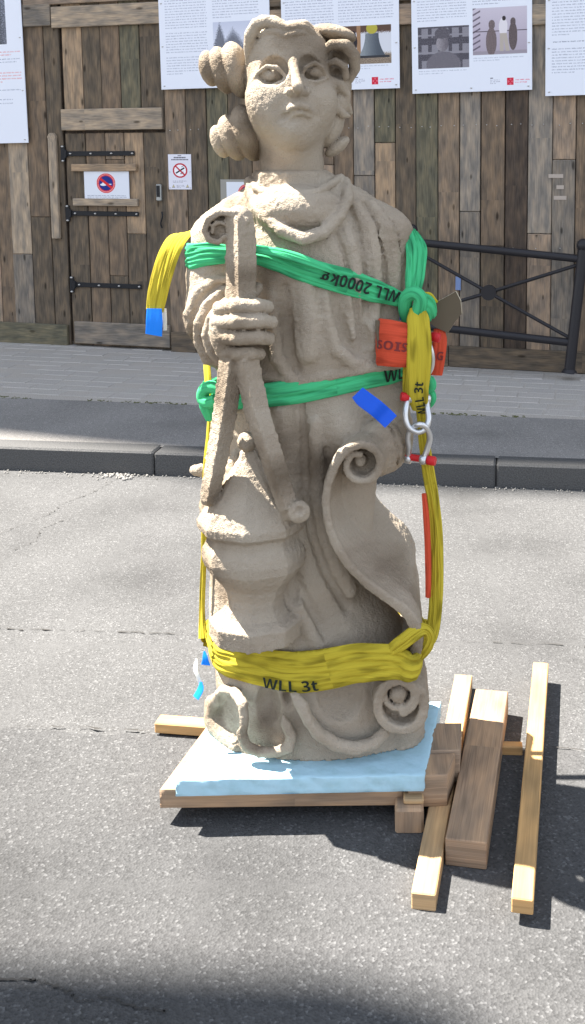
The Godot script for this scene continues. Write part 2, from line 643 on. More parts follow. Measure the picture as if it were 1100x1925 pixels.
	for i in 420:
		var x := rng.randf_range(-2.4, 1.2)
		var c := Vector3(x, 0.003, kerb_z(x) + 0.004 + absf(rng.randfn(0.0, 0.03)))
		if i < 90:
			c = Vector3(rng.randfn(-1.36, 0.05), 0.004, 0)
			c.z = kerb_z(c.x) + 0.005 + absf(rng.randfn(0.0, 0.05))
		var s := rng.randf_range(0.003, 0.014) if i < 90 else rng.randf_range(0.002, 0.008)
		add_cbox(grit, Vector3(s * 1.4, s, s), s * 0.3, 0, c, Basis.from_euler(Vector3(rng.randf(), rng.randf() * 6.0, rng.randf())))
	as_stuff(setting("grit", finish(grit), mat(lin(0.26, 0.25, 0.23), 0.9)))

# ------------------------------------------------------------------ the hoarding
func wall_thing(called: String, label: String, category: String, u: float, y: float, off: float, group := "") -> Node3D:
	var b := fence_basis()
	return thing(called, label, category, Vector3(0, 0, FENCE[0]) + b * Vector3(u, y, off), b, group)

func screw_heads(pts: Array, r: float, parent: Node, called := "screw") -> void:
	var m := SphereMesh.new()
	m.radius = r
	m.height = r * 1.1
	m.radial_segments = 8
	m.rings = 4
	for p in pts:
		part(called, m, lib.screw, parent, p)

func build_hoarding() -> void:
	var fence := thing("timber_hoarding", "weathered brown vertical plank hoarding with a strap hinged door", "fence", Vector3(0, 0, FENCE[0]), fence_basis())
	# plank edges along the wall, [right edge, tone, tone below or -1, height of the joint, set forward]
	var rows := [
		[-3.35, 6, -1, 0], [-3.18, 3, -1, 0], [-2.98, 0, -1, 0], [-3.0665, 6, 8, 1.131], [-2.8815, 5, 6, 0.8687], [-2.7036, 0, 2, 1.1643], [-2.5636, 2, -1, 0],
		[-2.5427, 4, -1, 0], [-2.3669, 9, -1, 0], [-2.2114, 2, -1, 0], [-2.0486, 0, -1, 0], [-1.8832, 4, -1, 0], [-1.689, 2, -1, 0],
		[-1.5186, 1, -1, 0], [-1.3496, 2, -1, 0], [-1.1785, 4, -1, 0], [-0.9926, 2, -1, 0], [-0.8383, 0, -1, 0], [-0.6815, 2, -1, 0], [-0.5185, 6, -1, 0], [-0.3605, 0, 3, 1.5636],
		[-0.2133, 0, -1, 0], [-0.056, 8, 6, 1.4881], [0.0955, 4, 9, 1.7179], [0.2454, 2, -1, 0], [0.4011, 4, -1, 0], [0.555, 1, -1, 0], [0.7034, 8, 6, 1.2406],
		[0.8719, 0, 2, 1.005], [1.0275, 7, -1, 0], [1.1918, 8, 3, 1.0944], [1.347, 3, 6, 1.5948], [1.56, 0, -1, 0], [1.72, 2, 8, 1.1], [1.90, 3, -1, 0], [2.07, 0, -1, 0], [2.25, 6, -1, 0], [2.43, 1, -1, 0]]
	var top := 3.42
	var left := -3.52
	var d0: float = -2.56      # the door leaf's two edges and its top
	var d1: float = -1.688
	var dtop: float = 1.8088
	for i in rows.size():
		var r: Array = rows[i]
		var gap := rng.randf_range(0.003, 0.009)
		var w: float = r[0] - left - gap
		var xm: float = (r[0] + left) * 0.5
		var over: bool = xm > d0 and xm < d1
		var lo: float = dtop + 0.02 if over else 0.14
		if w > 0.02:
			var pieces := [[lo, top, r[1]]]
			if r[2] >= 0:
				pieces = [[lo, r[3] - 0.0015, r[2]], [r[3] + 0.0015, top, r[1]]]
			for p in pieces:
				var t := 0.024
				var h: float = p[1] - p[0]
				var tone: int = p[2]
				part("plank", plank_mesh(w, h, t), lib.planks[tone], fence, Vector3(xm, (p[0] + p[1]) * 0.5, -t * 0.5 + rng.randf_range(-0.004, 0.002)), Basis(Vector3.BACK, rng.randf_range(-0.0008, 0.0008)))
		left = r[0]
	# backing boards behind the gaps, leaving two slits open to the light behind
	for b in [[-3.6, -1.4], [-1.39, 0.2396], [0.2512, 0.3975], [0.4128, 2.6]]:
		part("backing_board", plank_mesh(b[1] - b[0], 3.2, 0.02), lib.planks[7], fence, Vector3((b[0] + b[1]) * 0.5, 1.78, -0.05))
	# rails and skirting boards across the planks
	for b in [[-2.8577, -2.6144, 2.6212, 2.7878, 6], [-2.6097, -1.1931, 2.6025, 2.7581, 5], [-1.1931, 0.6848, 2.5205, 2.66, 3], [0.6848, 2.5, 2.484, 2.6153, 5],
			[-2.852, -1.2746, 2.7775, 2.9244, 3], [-1.2746, 2.5, 2.6814, 2.8096, 2], [-2.5588, -1.6968, 1.8323, 1.9915, 5]]:
		var m := plank_mesh(b[1] - b[0] - 0.004, b[3] - b[2], 0.026, 0)
		part("rail_board", m, lib.planks[b[4]], fence, Vector3((b[0] + b[1]) * 0.5, (b[2] + b[3]) * 0.5, 0.0165))
	for b in [[-3.5, -2.5763, 0.1517, 0.3212, 4], [-1.6763, -1.4673, 0.1479, 0.3041, 2], [-1.4661, -0.4078, 0.1565, 0.301, 4], [-0.4078, 0.4862, 0.1394, 0.2977, 2], [0.4862, 1.5, 0.1506, 0.2975, 2], [1.5, 2.5, 0.1478, 0.3038, 4]]:
		part("skirting_board", plank_mesh(b[1] - b[0] - 0.004, b[3] - b[2], 0.03, 0), lib.planks[b[4]], fence, Vector3((b[0] + b[1]) * 0.5, (b[2] + b[3]) * 0.5, 0.019))
	# the lighter batten with a rounded head left of the door
	var batten := part("batten", plank_mesh(0.07, 1.7813 - 0.9991, 0.03), lib.planks[5], fence, Vector3(-2.6445, (1.7813 + 0.9991) * 0.5, 0.019))
	part("batten_cap", disc_mesh(0.035, 0.03), lib.planks[5], batten, Vector3(0, (1.7813 - 0.9991) * 0.5 - 0.002, 0.0006), Basis(Vector3.RIGHT, PI * 0.5))
	# nail heads in a row
	var nails := []
	for i in rows.size() - 1:
		var a: float = rows[i][0]
		if a < -1.6938:
			continue
		for k in 2:
			nails.append(Vector3(a + 0.035 + k * 0.075 + rng.randf_range(-0.01, 0.01), 1.8274 + rng.randf_range(-0.008, 0.008), 0.0))
			if a > 0.5419 and k == 0:
				nails.append(Vector3(a + 0.06, 0.9948 + rng.randf_range(-0.008, 0.008), 0.0))
	var nl := begin()
	var nm := SphereMesh.new()
	nm.radius = 0.0058
	nm.height = 0.008
	nm.radial_segments = 6
	nm.rings = 3
	for p in nails:
		nl.append_from(nm, 0, Transform3D(Basis(), p))
	as_stuff(part("nail", nl.commit(), lib.screw, fence))
	# chalk left from lettering on one plank, and a blue plastic scrap
	var chalk := mat(lin(0.42, 0.36, 0.31), 0.9)
	for c in [[1.2078, 1.4855, 0.10], [1.2372, 1.4108, 0.05], [1.2382, 1.3395, 0.085]]:
		part("chalk_mark", cbox(Vector3(c[2], 0.026, 0.0012), 0.0003, 0), chalk, fence, Vector3(c[0] + 0.01, c[1], 0.0032))

	part("plastic_scrap", cbox(Vector3(0.038, 0.095, 0.006), 0.002), mat(lin(0.20, 0.28, 0.50), 0.5), fence, Vector3(0.5508, 0.7402, 0.012))
	# the door: leaf planks, ledges, straps and keypad
	var door := Node3D.new()
	door.name = "door"
	fence.add_child(door)
	var dl := [[-2.5449, -2.3753, 2, 0], [-2.366, -2.203, 0, 2], [-2.1984, -2.042, 1, 2], [-2.0374, -1.8782, 8, 2], [-1.8736, -1.6805, 2, 2]]
	for i in dl.size():
		var b: Array = dl[i]
		var y1: float = dtop
		var y0: float = 0.1645
		var w: float = b[1] - b[0] - 0.001
		var cuts := [[y0, y1, b[2]]]
		if i == 3:
			cuts = [[y0, 1.0434, 2], [1.0434 + 0.002, y1, 9]]
		elif i == 2:
			cuts = [[y0, 0.7166, 2], [0.7166 + 0.002, 1.6077, 0], [1.6077 + 0.002, y1, 1]]
		for c in cuts:
			part("plank", plank_mesh(w, c[1] - c[0], 0.024), lib.planks[c[2]], door, Vector3((b[0] + b[1]) * 0.5, (c[0] + c[1]) * 0.5, -0.012 + rng.randf_range(-0.004, 0.001)))
	part("bottom_board", plank_mesh(-1.6884 - -2.5141, 0.3527 - 0.1813, 0.026, 0), lib.planks[6], door, Vector3((-1.6884 + -2.5141) * 0.5, (0.3527 + 0.1813) * 0.5, 0.016))
	for b in [[137, 259, 315, 9], [142, 262, 380, 5]]:
		var y: float = 1.5477 if b[2] == 315 else 1.2844
		var xa: float = -2.4824 if b[2] == 315 else -2.4806
		var xb: float = -1.9275 if b[2] == 315 else -1.9236
		part("sign_batten", plank_mesh(xb - xa, 0.056, 0.03, 0), lib.planks[b[3]], door, Vector3((xa + xb) * 0.5, y, 0.018))
	for hy in [[-2.5319, 1.6542, -1.9461], [-2.511, 1.1962, -1.9268], [-2.4989, 0.6407, -1.9243]]:
		var x0: float = hy[0]
		var y: float = hy[1]
		var st := part("strap_hinge", cbox(Vector3(hy[2] - x0, 0.036, 0.008), 0.002, 0), lib.iron, door, Vector3((hy[2] + x0) * 0.5, y, 0.007))
		part("hinge_plate", cbox(Vector3(0.036, 0.125, 0.010), 0.002), lib.iron, st, Vector3(-(hy[2] - x0) * 0.5 - 0.03, 0, 0.004))
		part("hinge_pin", tube([Vector3(0, -0.03, 0), Vector3(0, 0.03, 0)], 0.011, 10), lib.iron, st, Vector3(-(hy[2] - x0) * 0.5 - 0.004, 0, 0.008))
		for k in 4:
			part("bolt_head", ball(0.0105, 0.7), lib.screw, st, Vector3(lerpf(-0.44, 0.47, k / 3.0) * (hy[2] - x0), 0, 0.004))
		for s in [-1, 1]:
			part("bolt_head", ball(0.012, 0.7), lib.screw, st, Vector3(-(hy[2] - x0) * 0.5 - 0.03, s * 0.055, 0.008))
	var kp := part("keypad", cbox(Vector3(0.042, 0.125, 0.03), 0.006), lib.keypad, door, Vector3(-1.7443, 1.3606, 0.017))
	part("key_panel", cbox(Vector3(0.028, 0.085, 0.004), 0.001), lib.iron, kp, Vector3(0, 0.01, 0.0155))
	var ring := []
	for k in 12:
		ring.append(Vector3(0.008 * sin(k * 0.55), 0.055 - 0.011 * k, 0.012 + 0.010 * sin(k / 11.0 * PI)))
	part("pull_handle", tube(ring, 0.006, 8), lib.iron, door, Vector3(-1.7298, 1.1604, 0.0))
	build_posters()

func print_mat(im: Image) -> StandardMaterial3D:
	var m := mat(Color(1, 1, 1), 0.42)
	m.albedo_texture = ImageTexture.create_from_image(im)
	m.texture_filter = BaseMaterial3D.TEXTURE_FILTER_LINEAR
	return m

# a sheet hung on the wall: a thin panel whose front carries the print
func sheet(w: float, h: float, t: float, bow := 0.0) -> ArrayMesh:
	var st := begin()
	st.set_smooth_group(0)
	var n := 8
	for i in n:
		var a := float(i) / n
		var b := float(i + 1) / n
		var za := t + bow * (0.5 + 0.5 * sin(a * PI * 2.0))
		var zb := t + bow * (0.5 + 0.5 * sin(b * PI * 2.0))
		quad(st, [Vector3((a - 0.5) * w, 0, za), Vector3((b - 0.5) * w, 0, zb), Vector3((b - 0.5) * w, h, zb), Vector3((a - 0.5) * w, h, za)], [Vector2(a, 1), Vector2(b, 1), Vector2(b, 0), Vector2(a, 0)], Vector3.BACK)
	st.set_smooth_group(-1)
	var e := Vector2(0.02, 0.02)
	quad(st, [Vector3(-w / 2, 0, 0), Vector3(w / 2, 0, 0), Vector3(w / 2, h, 0), Vector3(-w / 2, h, 0)], [e, e, e, e], Vector3.FORWARD)
	quad(st, [Vector3(-w / 2, 0, 0), Vector3(-w / 2, 0, t), Vector3(-w / 2, h, t), Vector3(-w / 2, h, 0)], [e, e, e, e], Vector3.LEFT)
	quad(st, [Vector3(w / 2, 0, 0), Vector3(w / 2, 0, t), Vector3(w / 2, h, t), Vector3(w / 2, h, 0)], [e, e, e, e], Vector3.RIGHT)
	quad(st, [Vector3(-w / 2, 0, 0), Vector3(w / 2, 0, 0), Vector3(w / 2, 0, t), Vector3(-w / 2, 0, t)], [e, e, e, e], Vector3.DOWN)
	quad(st, [Vector3(-w / 2, h, 0), Vector3(w / 2, h, 0), Vector3(w / 2, h, t), Vector3(-w / 2, h, t)], [e, e, e, e], Vector3.UP)
	return finish(st)

# lines of small print too fine to read from here: words as runs of letter-high strokes
func small_print(im: Image, x0: int, x1: int, y0: int, y1: int, step: int, col: Color, last := 0.5, sd := 1) -> void:
	var r := RandomNumberGenerator.new()
	r.seed = sd
	var y := y0
	while y < y1:
		var x := float(x0)
		var end := float(x1) - r.randf() * 6.0
		if y + step >= y1:
			end = x0 + (x1 - x0) * last
		while x < end:
			var w := r.randf_range(4.0, 20.0)
			var e := minf(x + w, end)
			while x < e:
				var up := 1 if r.randf() < 0.3 else 0
				im.fill_rect(Rect2i(int(x), y - up, 1, 3 + up), col)
				if r.randf() < 0.62:
					im.fill_rect(Rect2i(int(x), y + (0 if r.randf() < 0.5 else 2), 2, 1), col)
				x += 2.0 if r.randf() < 0.75 else 3.0
			x += 3.0
		y += step

func picture(im: Image, r: Rect2i, f: Callable) -> void:
	for y in r.size.y:
		for x in r.size.x:
			im.set_pixel(r.position.x + x, r.position.y + y, f.call(float(x) / r.size.x, float(y) / r.size.y))

func inside(u: float, v: float, cu: float, cv: float, ru: float, rv: float) -> bool:
	var a := (u - cu) / ru
	var b := (v - cv) / rv
	return a * a + b * b < 1.0

func crest(im: Image, x: int, y: int) -> void:
	# the two small printed emblems at a poster's foot
	var red := Color(0.80, 0.10, 0.22)
	im.fill_rect(Rect2i(x - 62, y - 2, 10, 3), Color(0.25, 0.25, 0.3))
	small_print(im, x - 62, x - 22, y + 5, y + 22, 6, Color(0.6, 0.6, 0.66), 0.5, 4)
	im.fill_rect(Rect2i(x, y, 24, 26), red)
	for k in [[12, 5], [5, 13], [19, 13], [12, 21]]:
		for dx in range(-3, 4):
			for dy in range(-3, 4):
				if absi(dx) + absi(dy) == 3 or dx == 0 and dy == 0:
					im.set_pixel(x + k[0] + dx, y + k[1] + dy, Color(0.97, 0.85, 0.88))
	small_print(im, x + 30, x + 86, y + 7, y + 10, 8, Color(0.85, 0.3, 0.4), 1.0, 7)
	small_print(im, x + 30, x + 74, y + 16, y + 19, 8, Color(0.85, 0.3, 0.4), 1.0, 8)

func build_posters() -> void:
	var grey := Color(0.56, 0.58, 0.65)
	var white := Color(0.885, 0.90, 0.94)
	var grain := noise(77, 0.2)
	# [left, right, bottom, label]
	var specs := [
		[-3.8614, -2.8464, 1.735, "large white text poster at the far left, hanging lowest, with red lines of print"],
		[-1.6884, -0.8145, 2.124, "white text poster with a church spire picture, left of the stone head"],
		[-0.7248, 0.1408, 2.0873, "white text poster with a picture of a bronze bell, behind the stone head"],
		[0.2317, 1.0569, 2.0546, "white text poster with two pictures: a hatted stone bust and figures in a studio"],
		[1.1454, 1.1454 + 0.86, 2.0192, "white poster of plain text cut off by the right edge of the picture"]]
	for i in 5:
		var s: Array = specs[i]
		var w: float = s[1] - s[0]
		var h := 1.24 if i else 1.6
		var o := wall_thing("poster", s[3], "poster", (s[0] + s[1]) * 0.5, s[2], 0.031 if i else 0.032, "text posters on the hoarding")
		o.basis = o.basis * Basis(Vector3.BACK, [0.012, 0.008, 0.008, 0.012, 0.008][i])
		var iw := 450
		var ih := int(450.0 * h / w)
		var im := Image.create(iw, ih, false, Image.FORMAT_RGB8)
		im.fill(white)
		var b := ih      # rows are counted up from the foot, two to a pixel of the photograph
		if i == 0:
			picture(im, Rect2i(180, b - 540, 206, 205), func(u, v): return Color(0.60, 0.62, 0.68).lerp(Color(0.30, 0.31, 0.34), clampf(0.5 + grain.get_noise_2d(u * 90, v * 260) * 0.9 + (0.25 if fmod(u * 7.0, 1.0) < 0.4 else 0.0) + v * 0.15, 0, 1)))
			small_print(im, 40, 440, b - 310, b - 290, 10, Color(0.85, 0.45, 0.45), 0.9, 3)
			small_print(im, 40, 440, b - 286, b - 270, 10, grey, 0.95, 4)
			small_print(im, 40, 440, b - 240, b - 205, 10, Color(0.85, 0.45, 0.45), 0.8, 5)
			small_print(im, 40, 430, b - 182, b - 172, 10, grey, 1.0, 6)
			small_print(im, 40, 400, b - 150, b - 120, 13, grey, 0.6, 7)
			small_print(im, 40, 420, b - 58, b - 48, 10, grey, 0.7, 8)
		elif i == 1:
			small_print(im, 26, 200, 20, b - 50, 10, grey, 0.4, 11)
			for k in [220, 130]:
				im.fill_rect(Rect2i(20, b - k, 200, 9), white)
			small_print(im, 222, 410, 20, b - 250, 10, grey, 0.4, 12)
			picture(im, Rect2i(222, b - 240, 190, 150), func(u, v):
				var c: Color = Color(0.76, 0.78, 0.85).lerp(Color(0.90, 0.91, 0.94), v)
				var n: float = grain.get_noise_2d(u * 300, v * 220)
				var roof: float = minf(absf(u - 0.14) * 4.0 - 0.0, minf(0.18 + absf(u - 0.42) * 1.5, absf(u - 0.86) * 1.3 + 0.2))
				if v > roof + n * 0.25 + 0.05:
					c = Color(0.24, 0.26, 0.32).lerp(Color(0.62, 0.63, 0.66), clampf(0.5 + n * 1.4, 0, 1))
				return c)
			small_print(im, 222, 400, b - 84, b - 66, 9, Color(0.66, 0.68, 0.74), 0.5, 13)
			crest(im, 330, b - 46)
		elif i == 2:
			small_print(im, 16, 205, 20, b - 60, 10, grey, 0.4, 21)
			small_print(im, 222, 430, 20, b - 235, 10, grey, 0.4, 22)
			picture(im, Rect2i(228, b - 226, 192, 136), func(u, v):
				var n: float = grain.get_noise_2d(u * 260, v * 200)
				var c := Color(0.82, 0.83, 0.86)
				if v < 0.18 + n * 0.08:
					c = Color(0.36, 0.27, 0.22)
				if u > 0.32 and u < 0.40:
					c = Color(0.62, 0.48, 0.36)
				if inside(u, v, 0.24, 0.42, 0.09, 0.26) or inside(u, v, 0.26, 0.2, 0.04, 0.07):
					c = Color(0.16, 0.14, 0.16)
				if v > 0.72 + n * 0.1:
					c = Color(0.66, 0.60, 0.52).lerp(Color(0.4, 0.34, 0.30), clampf(0.5 + n * 1.5, 0, 1))
				var bw: float = 0.13 + maxf(v - 0.2, 0.0) ** 2.2 * 0.42
				if v > 0.2 and v < 0.82 and absf(u - 0.62) < bw:
					c = Color(0.30, 0.33, 0.37).lerp(Color(0.55, 0.58, 0.60), clampf(0.5 - (u - 0.58) * 3.2 + n * 0.5, 0, 1))
				if v > 0.78 and v < 0.84 and absf(u - 0.62) < 0.34:
					c = Color(0.20, 0.20, 0.22)
				if inside(u, v, 0.62, 0.08, 0.11, 0.14):
					c = Color(0.70, 0.66, 0.26)
				return c)
			small_print(im, 230, 412, b - 84, b - 66, 9, Color(0.66, 0.68, 0.74), 0.6, 23)
			crest(im, 345, b - 42)
		elif i == 3:
			small_print(im, 22, 210, 20, b - 262, 10, grey, 0.4, 31)
			small_print(im, 232, 430, 20, b - 308, 10, grey, 0.5, 32)
			picture(im, Rect2i(24, b - 242, 194, 152), func(u, v):
				var n: float = grain.get_noise_2d(u * 260, v * 220)
				var c: Color = Color(0.42, 0.41, 0.45).lerp(Color(0.20, 0.19, 0.22), clampf(0.5 + n * 1.6, 0, 1))
				if fmod(u * 5.0, 1.0) > 0.35 and fmod(v * 2.6 + 0.3, 1.0) > 0.4:
					c = c.lerp(Color(0.74, 0.73, 0.76), 0.5 + n * 0.5)
				if absf(v - 0.62) < 0.025 or absf(v - 0.2) < 0.02:
					c = Color(0.55, 0.54, 0.57)
				if inside(u, v, 0.5, 0.92, 0.34, 0.32):
					c = Color(0.52, 0.50, 0.53).lerp(Color(0.34, 0.33, 0.36), clampf(0.5 + n * 1.5, 0, 1))
				if inside(u, v, 0.48, 0.40, 0.12, 0.2):
					c = Color(0.62, 0.60, 0.62).lerp(Color(0.36, 0.34, 0.37), clampf(0.3 + (u - 0.44) * 4.0 + n, 0, 1))
				if inside(u, v, 0.48, 0.16, 0.15, 0.13) or absf(v - 0.25) < 0.03 and absf(u - 0.48) < 0.19:
					c = Color(0.26, 0.25, 0.28).lerp(Color(0.5, 0.48, 0.51), clampf(0.4 + n, 0, 1))
				return c)
			picture(im, Rect2i(232, b - 300, 200, 168), func(u, v):
				var n: float = grain.get_noise_2d(u * 260, v * 220)
				var c: Color = Color(0.78, 0.75, 0.80).lerp(Color(0.66, 0.62, 0.68), clampf(v + n * 0.2, 0, 1))
				if u < 0.14 and fmod(v * 8.0 + u * 5.0, 1.0) < 0.3:
					c = Color(0.40, 0.37, 0.42)
				if absf(v - 0.5) < 0.008:
					c = Color(0.30, 0.27, 0.30)
				if v > 0.92:
					c = Color(0.60, 0.57, 0.61)
				var st: Color = Color(0.52, 0.46, 0.46).lerp(Color(0.36, 0.32, 0.33), clampf(0.5 + n * 1.8, 0, 1))
				if inside(u, v, 0.34, 0.72, 0.10, 0.3) or inside(u, v, 0.35, 0.36, 0.06, 0.1):
					c = st
				if inside(u, v, 0.74, 0.62, 0.08, 0.3) or inside(u, v, 0.74, 0.32, 0.05, 0.09):
					c = st.darkened(0.15)
				if inside(u, v, 0.56, 0.42, 0.08, 0.2):
					c = Color(0.86, 0.84, 0.86)
				if inside(u, v, 0.575, 0.235, 0.035, 0.05):
					c = Color(0.2, 0.17, 0.18)
				if v > 0.55 and v < 0.93 and (absf(u - 0.53) < 0.035 or absf(u - 0.61 - (v - 0.7) * 0.15) < 0.035):
					c = Color(0.70, 0.66, 0.62)
				return c)
			small_print(im, 26, 212, b - 82, b - 64, 9, Color(0.66, 0.68, 0.74), 0.5, 33)
			small_print(im, 234, 425, b - 122, b - 104, 9, Color(0.66, 0.68, 0.74), 0.5, 34)
			crest(im, 358, b - 46)
		else:
			small_print(im, 22, 215, 20, b - 206, 10, grey, 0.3, 41)
			small_print(im, 26, 200, b - 184, b - 178, 10, Color(0.4, 0.42, 0.5), 1.0, 42)
			small_print(im, 22, 215, b - 160, b - 76, 10, grey, 0.4, 43)
			small_print(im, 232, 430, 20, b - 90, 10, grey, 0.4, 44)
		part("printed_panel", sheet(w, h, 0.004, 0.004 if i != 3 else 0.006), print_mat(im), o)
		var pts := []
		for fx in [-0.47, 0.0, 0.47]:
			pts.append(Vector3(fx * w, 0.025, 0.005))
		for fy in [0.25, 0.5, 0.75]:
			for fx in [-0.475, 0.475]:
				pts.append(Vector3(fx * w, fy * h, 0.005))
		screw_heads(pts, 0.009, o)
	# no-parking sheet held between two battens on the door
	var im := Image.create(220, 132, false, Image.FORMAT_RGB8)
	no_parking(im, 107, 54, 45)
	var s := wall_thing("no_parking_sign", "white sheet with a blue and red no parking roundel on the door", "sign", -2.1871, 1.3007, 0.014)
	part("printed_panel", sheet(-1.9957 - -2.3812, 1.5194 - 1.3007, 0.003, 0.005), print_mat(im), s)
	# smaller copy half hidden behind the statue's shoulder
	var im2 := Image.create(220, 132, false, Image.FORMAT_RGB8)
	no_parking(im2, 110, 60, 50)
	var s2 := wall_thing("no_parking_sign", "white no parking sheet half hidden behind the statue's collar", "sign", -1.0299, 1.262, 0.004)
	part("printed_panel", sheet(-0.866 - -1.2001, 1.4411 - 1.262, 0.003), print_mat(im2), s2)
	part("clear_sleeve", cbox(Vector3(-0.8368 - -1.2516, 1.4605 - 1.2464, 0.001), 0.0002), mat(lin(0.30, 0.29, 0.26), 0.3), s2, Vector3(-0.01, 0.09, -0.0025))
	# no-smoking notice
	var im3 := Image.create(128, 196, false, Image.FORMAT_RGB8)
	im3.fill(Color(0.86, 0.86, 0.90))
	im3.fill_rect(Rect2i(54, 6, 20, 4), Color(0.3, 0.3, 0.35))
	im3.fill_rect(Rect2i(30, 15, 68, 7), Color(0.22, 0.22, 0.28))
	im3.fill_rect(Rect2i(16, 27, 96, 6), Color(0.25, 0.25, 0.3))
	for x in range(30, 98, 9):
		im3.fill_rect(Rect2i(x, 15, 2, 7), Color(0.86, 0.86, 0.90))
	for x in range(16, 112, 8):
		im3.fill_rect(Rect2i(x, 27, 2, 6), Color(0.86, 0.86, 0.90))
	for y in range(40, 140):
		for x in range(14, 118):
			var d := Vector2(x - 65, y - 90)
			var l := d.length()
			var c := im3.get_pixel(x, y)
			if l < 38.0:
				c = Color(0.93, 0.93, 0.95)
				var along := Vector2(0.85, -0.53)
				if absf(d.dot(Vector2(0.53, 0.85))) < 4.0 and absf(d.dot(along)) < 28.0:
					c = Color(0.12, 0.12, 0.14)
				if absf(d.dot(Vector2(0.53, 0.85)) + 12.0) < 1.5 and d.x > 8 and d.x < 24:
					c = Color(0.3, 0.3, 0.33)
				if absf(d.dot(Vector2(0.6, 0.8)) - 17.0) < 4.0 and absf(d.dot(Vector2(0.8, -0.6))) < 10.0:
					c = Color(0.55, 0.55, 0.58)
				if absf(d.dot(Vector2(0.707, -0.707))) < 4.0:
					c = Color(0.72, 0.12, 0.18)
			if l > 33.0 and l < 41.0:
				c = Color(0.72, 0.12, 0.18)
			im3.set_pixel(x, y, c)
	small_print(im3, 24, 106, 148, 160, 7, Color(0.45, 0.45, 0.5), 0.7, 51)
	for cx in [26, 104]:
		for y in 18:
			im3.fill_rect(Rect2i(cx - y / 2, 168 + y, y + 1, 1), Color(0.45, 0.45, 0.47) if y > 14 or y < 5 else Color(0.74, 0.70, 0.55))
	small_print(im3, 44, 88, 172, 186, 6, Color(0.5, 0.5, 0.55), 0.6, 52)
	var s3 := wall_thing("no_smoking_sign", "small white no smoking notice with a red barred circle right of the door", "sign", -1.573, 1.3845, 0.004)
	part("printed_panel", sheet(-1.4768 - -1.6655, 1.6452 - 1.3845, 0.003), print_mat(im3), s3)
	var hw: float = (-1.4768 - -1.6655) * 0.5
	var hh: float = 1.6452 - 1.3845
	screw_heads([Vector3(-hw + 0.01, 0.012, 0.003), Vector3(hw - 0.01, 0.012, 0.003), Vector3(-hw + 0.01, hh * 0.5, 0.003), Vector3(hw - 0.01, hh * 0.5, 0.003)], 0.006, s3)

func no_parking(im: Image, cx: int, cy: int, r: int) -> void:
	im.fill(Color(0.86, 0.875, 0.91))
	for y in im.get_height():
		for x in im.get_width():
			var d := Vector2(x - cx, y - cy)
			var l := d.length() / r
			if l < 1.0:
				var c := Color(0.07, 0.16, 0.50)
				if l > 0.74:
					c = Color(0.82, 0.16, 0.17)
					var a := atan2(d.y, d.x)
					if l > 0.82 and l < 0.93 and fmod(absf(a) * 8.0, 1.0) < 0.5:
						c = Color(0.93, 0.75, 0.76)
				elif absf(d.dot(Vector2(0.6, -0.8))) < r * 0.13:
					c = Color(0.82, 0.16, 0.17)
				elif d.dot(Vector2(0.6, -0.8)) < 0 and inside(d.x, d.y, -r * 0.28, r * 0.14, r * 0.34, r * 0.13) or inside(d.x, d.y, -r * 0.2, -r * 0.02, r * 0.2, r * 0.12) or absf(d.y - r * 0.10) < r * 0.05 and absf(d.x) < r * 0.6 and d.x > 0:
					c = Color(0.90, 0.91, 0.94)
				im.set_pixel(x, y, c)
	small_print(im, 14, 206, im.get_height() - 22, im.get_height() - 6, 7, Color(0.5, 0.52, 0.58), 0.8, 61)

# ------------------------------------------------------------------ barrier
func build_barrier() -> void:
	var b := thing("pedestrian_barrier", "dark steel crowd barrier with crossed rods leaning against the hoarding", "barrier", Vector3(0, 0, FENCE[0]), fence_basis())
	var f := 0.16
	var g := 0.20
	var tl := Vector3(0.2025, 1.0425, f)
	var tr := Vector3(1.4157, 0.9448, f)
	var bl := Vector3(0.2114, 0.4716, g)
	var br := Vector3(1.3521, 0.391, g)
	part("top_rail", tube([tl, tr], 0.0265, 16), lib.black_paint, b)
	part("bottom_rail", tube([bl, br], 0.0265, 16), lib.black_paint, b)
	var pt := Vector3(1.4216, 1.0047, f)
	var pb := Vector3(1.3505, 0.1868, 0.22)
	for s in [[pt, pb, 0.036], [Vector3(0.2558, 1.0911, f), Vector3(0.1429, 0.1666, 0.22), 0.03]]:
		var post := part("post", tube([s[0], s[1]], s[2], 18), lib.black_paint, b)
		part("ball_cap", ball(s[2] * 1.28), lib.black_paint, post, s[0] + (s[0] - s[1]).normalized() * 0.03)
		part("foot_collar", tube([s[1] + Vector3(0, 0.03, 0), s[1] + Vector3(0, 0.008, 0)], [s[2] * 1.05, s[2] * 1.5], 18), lib.black_paint, post)
	var c := Vector3(0.7997, 0.7051, 0.18)
	for e in [Vector3(0.2706, 0.9813, f), Vector3(1.4024, 0.9093, f), Vector3(0.2421, 0.5267, g), Vector3(1.3411, 0.4263, g)]:
		part("cross_rod", tube([c, e], 0.0125, 10), lib.black_paint, b)
	part("centre_disc", disc_mesh(0.052, 0.03), lib.black_paint, b, c, Basis(Vector3.RIGHT, PI * 0.5))

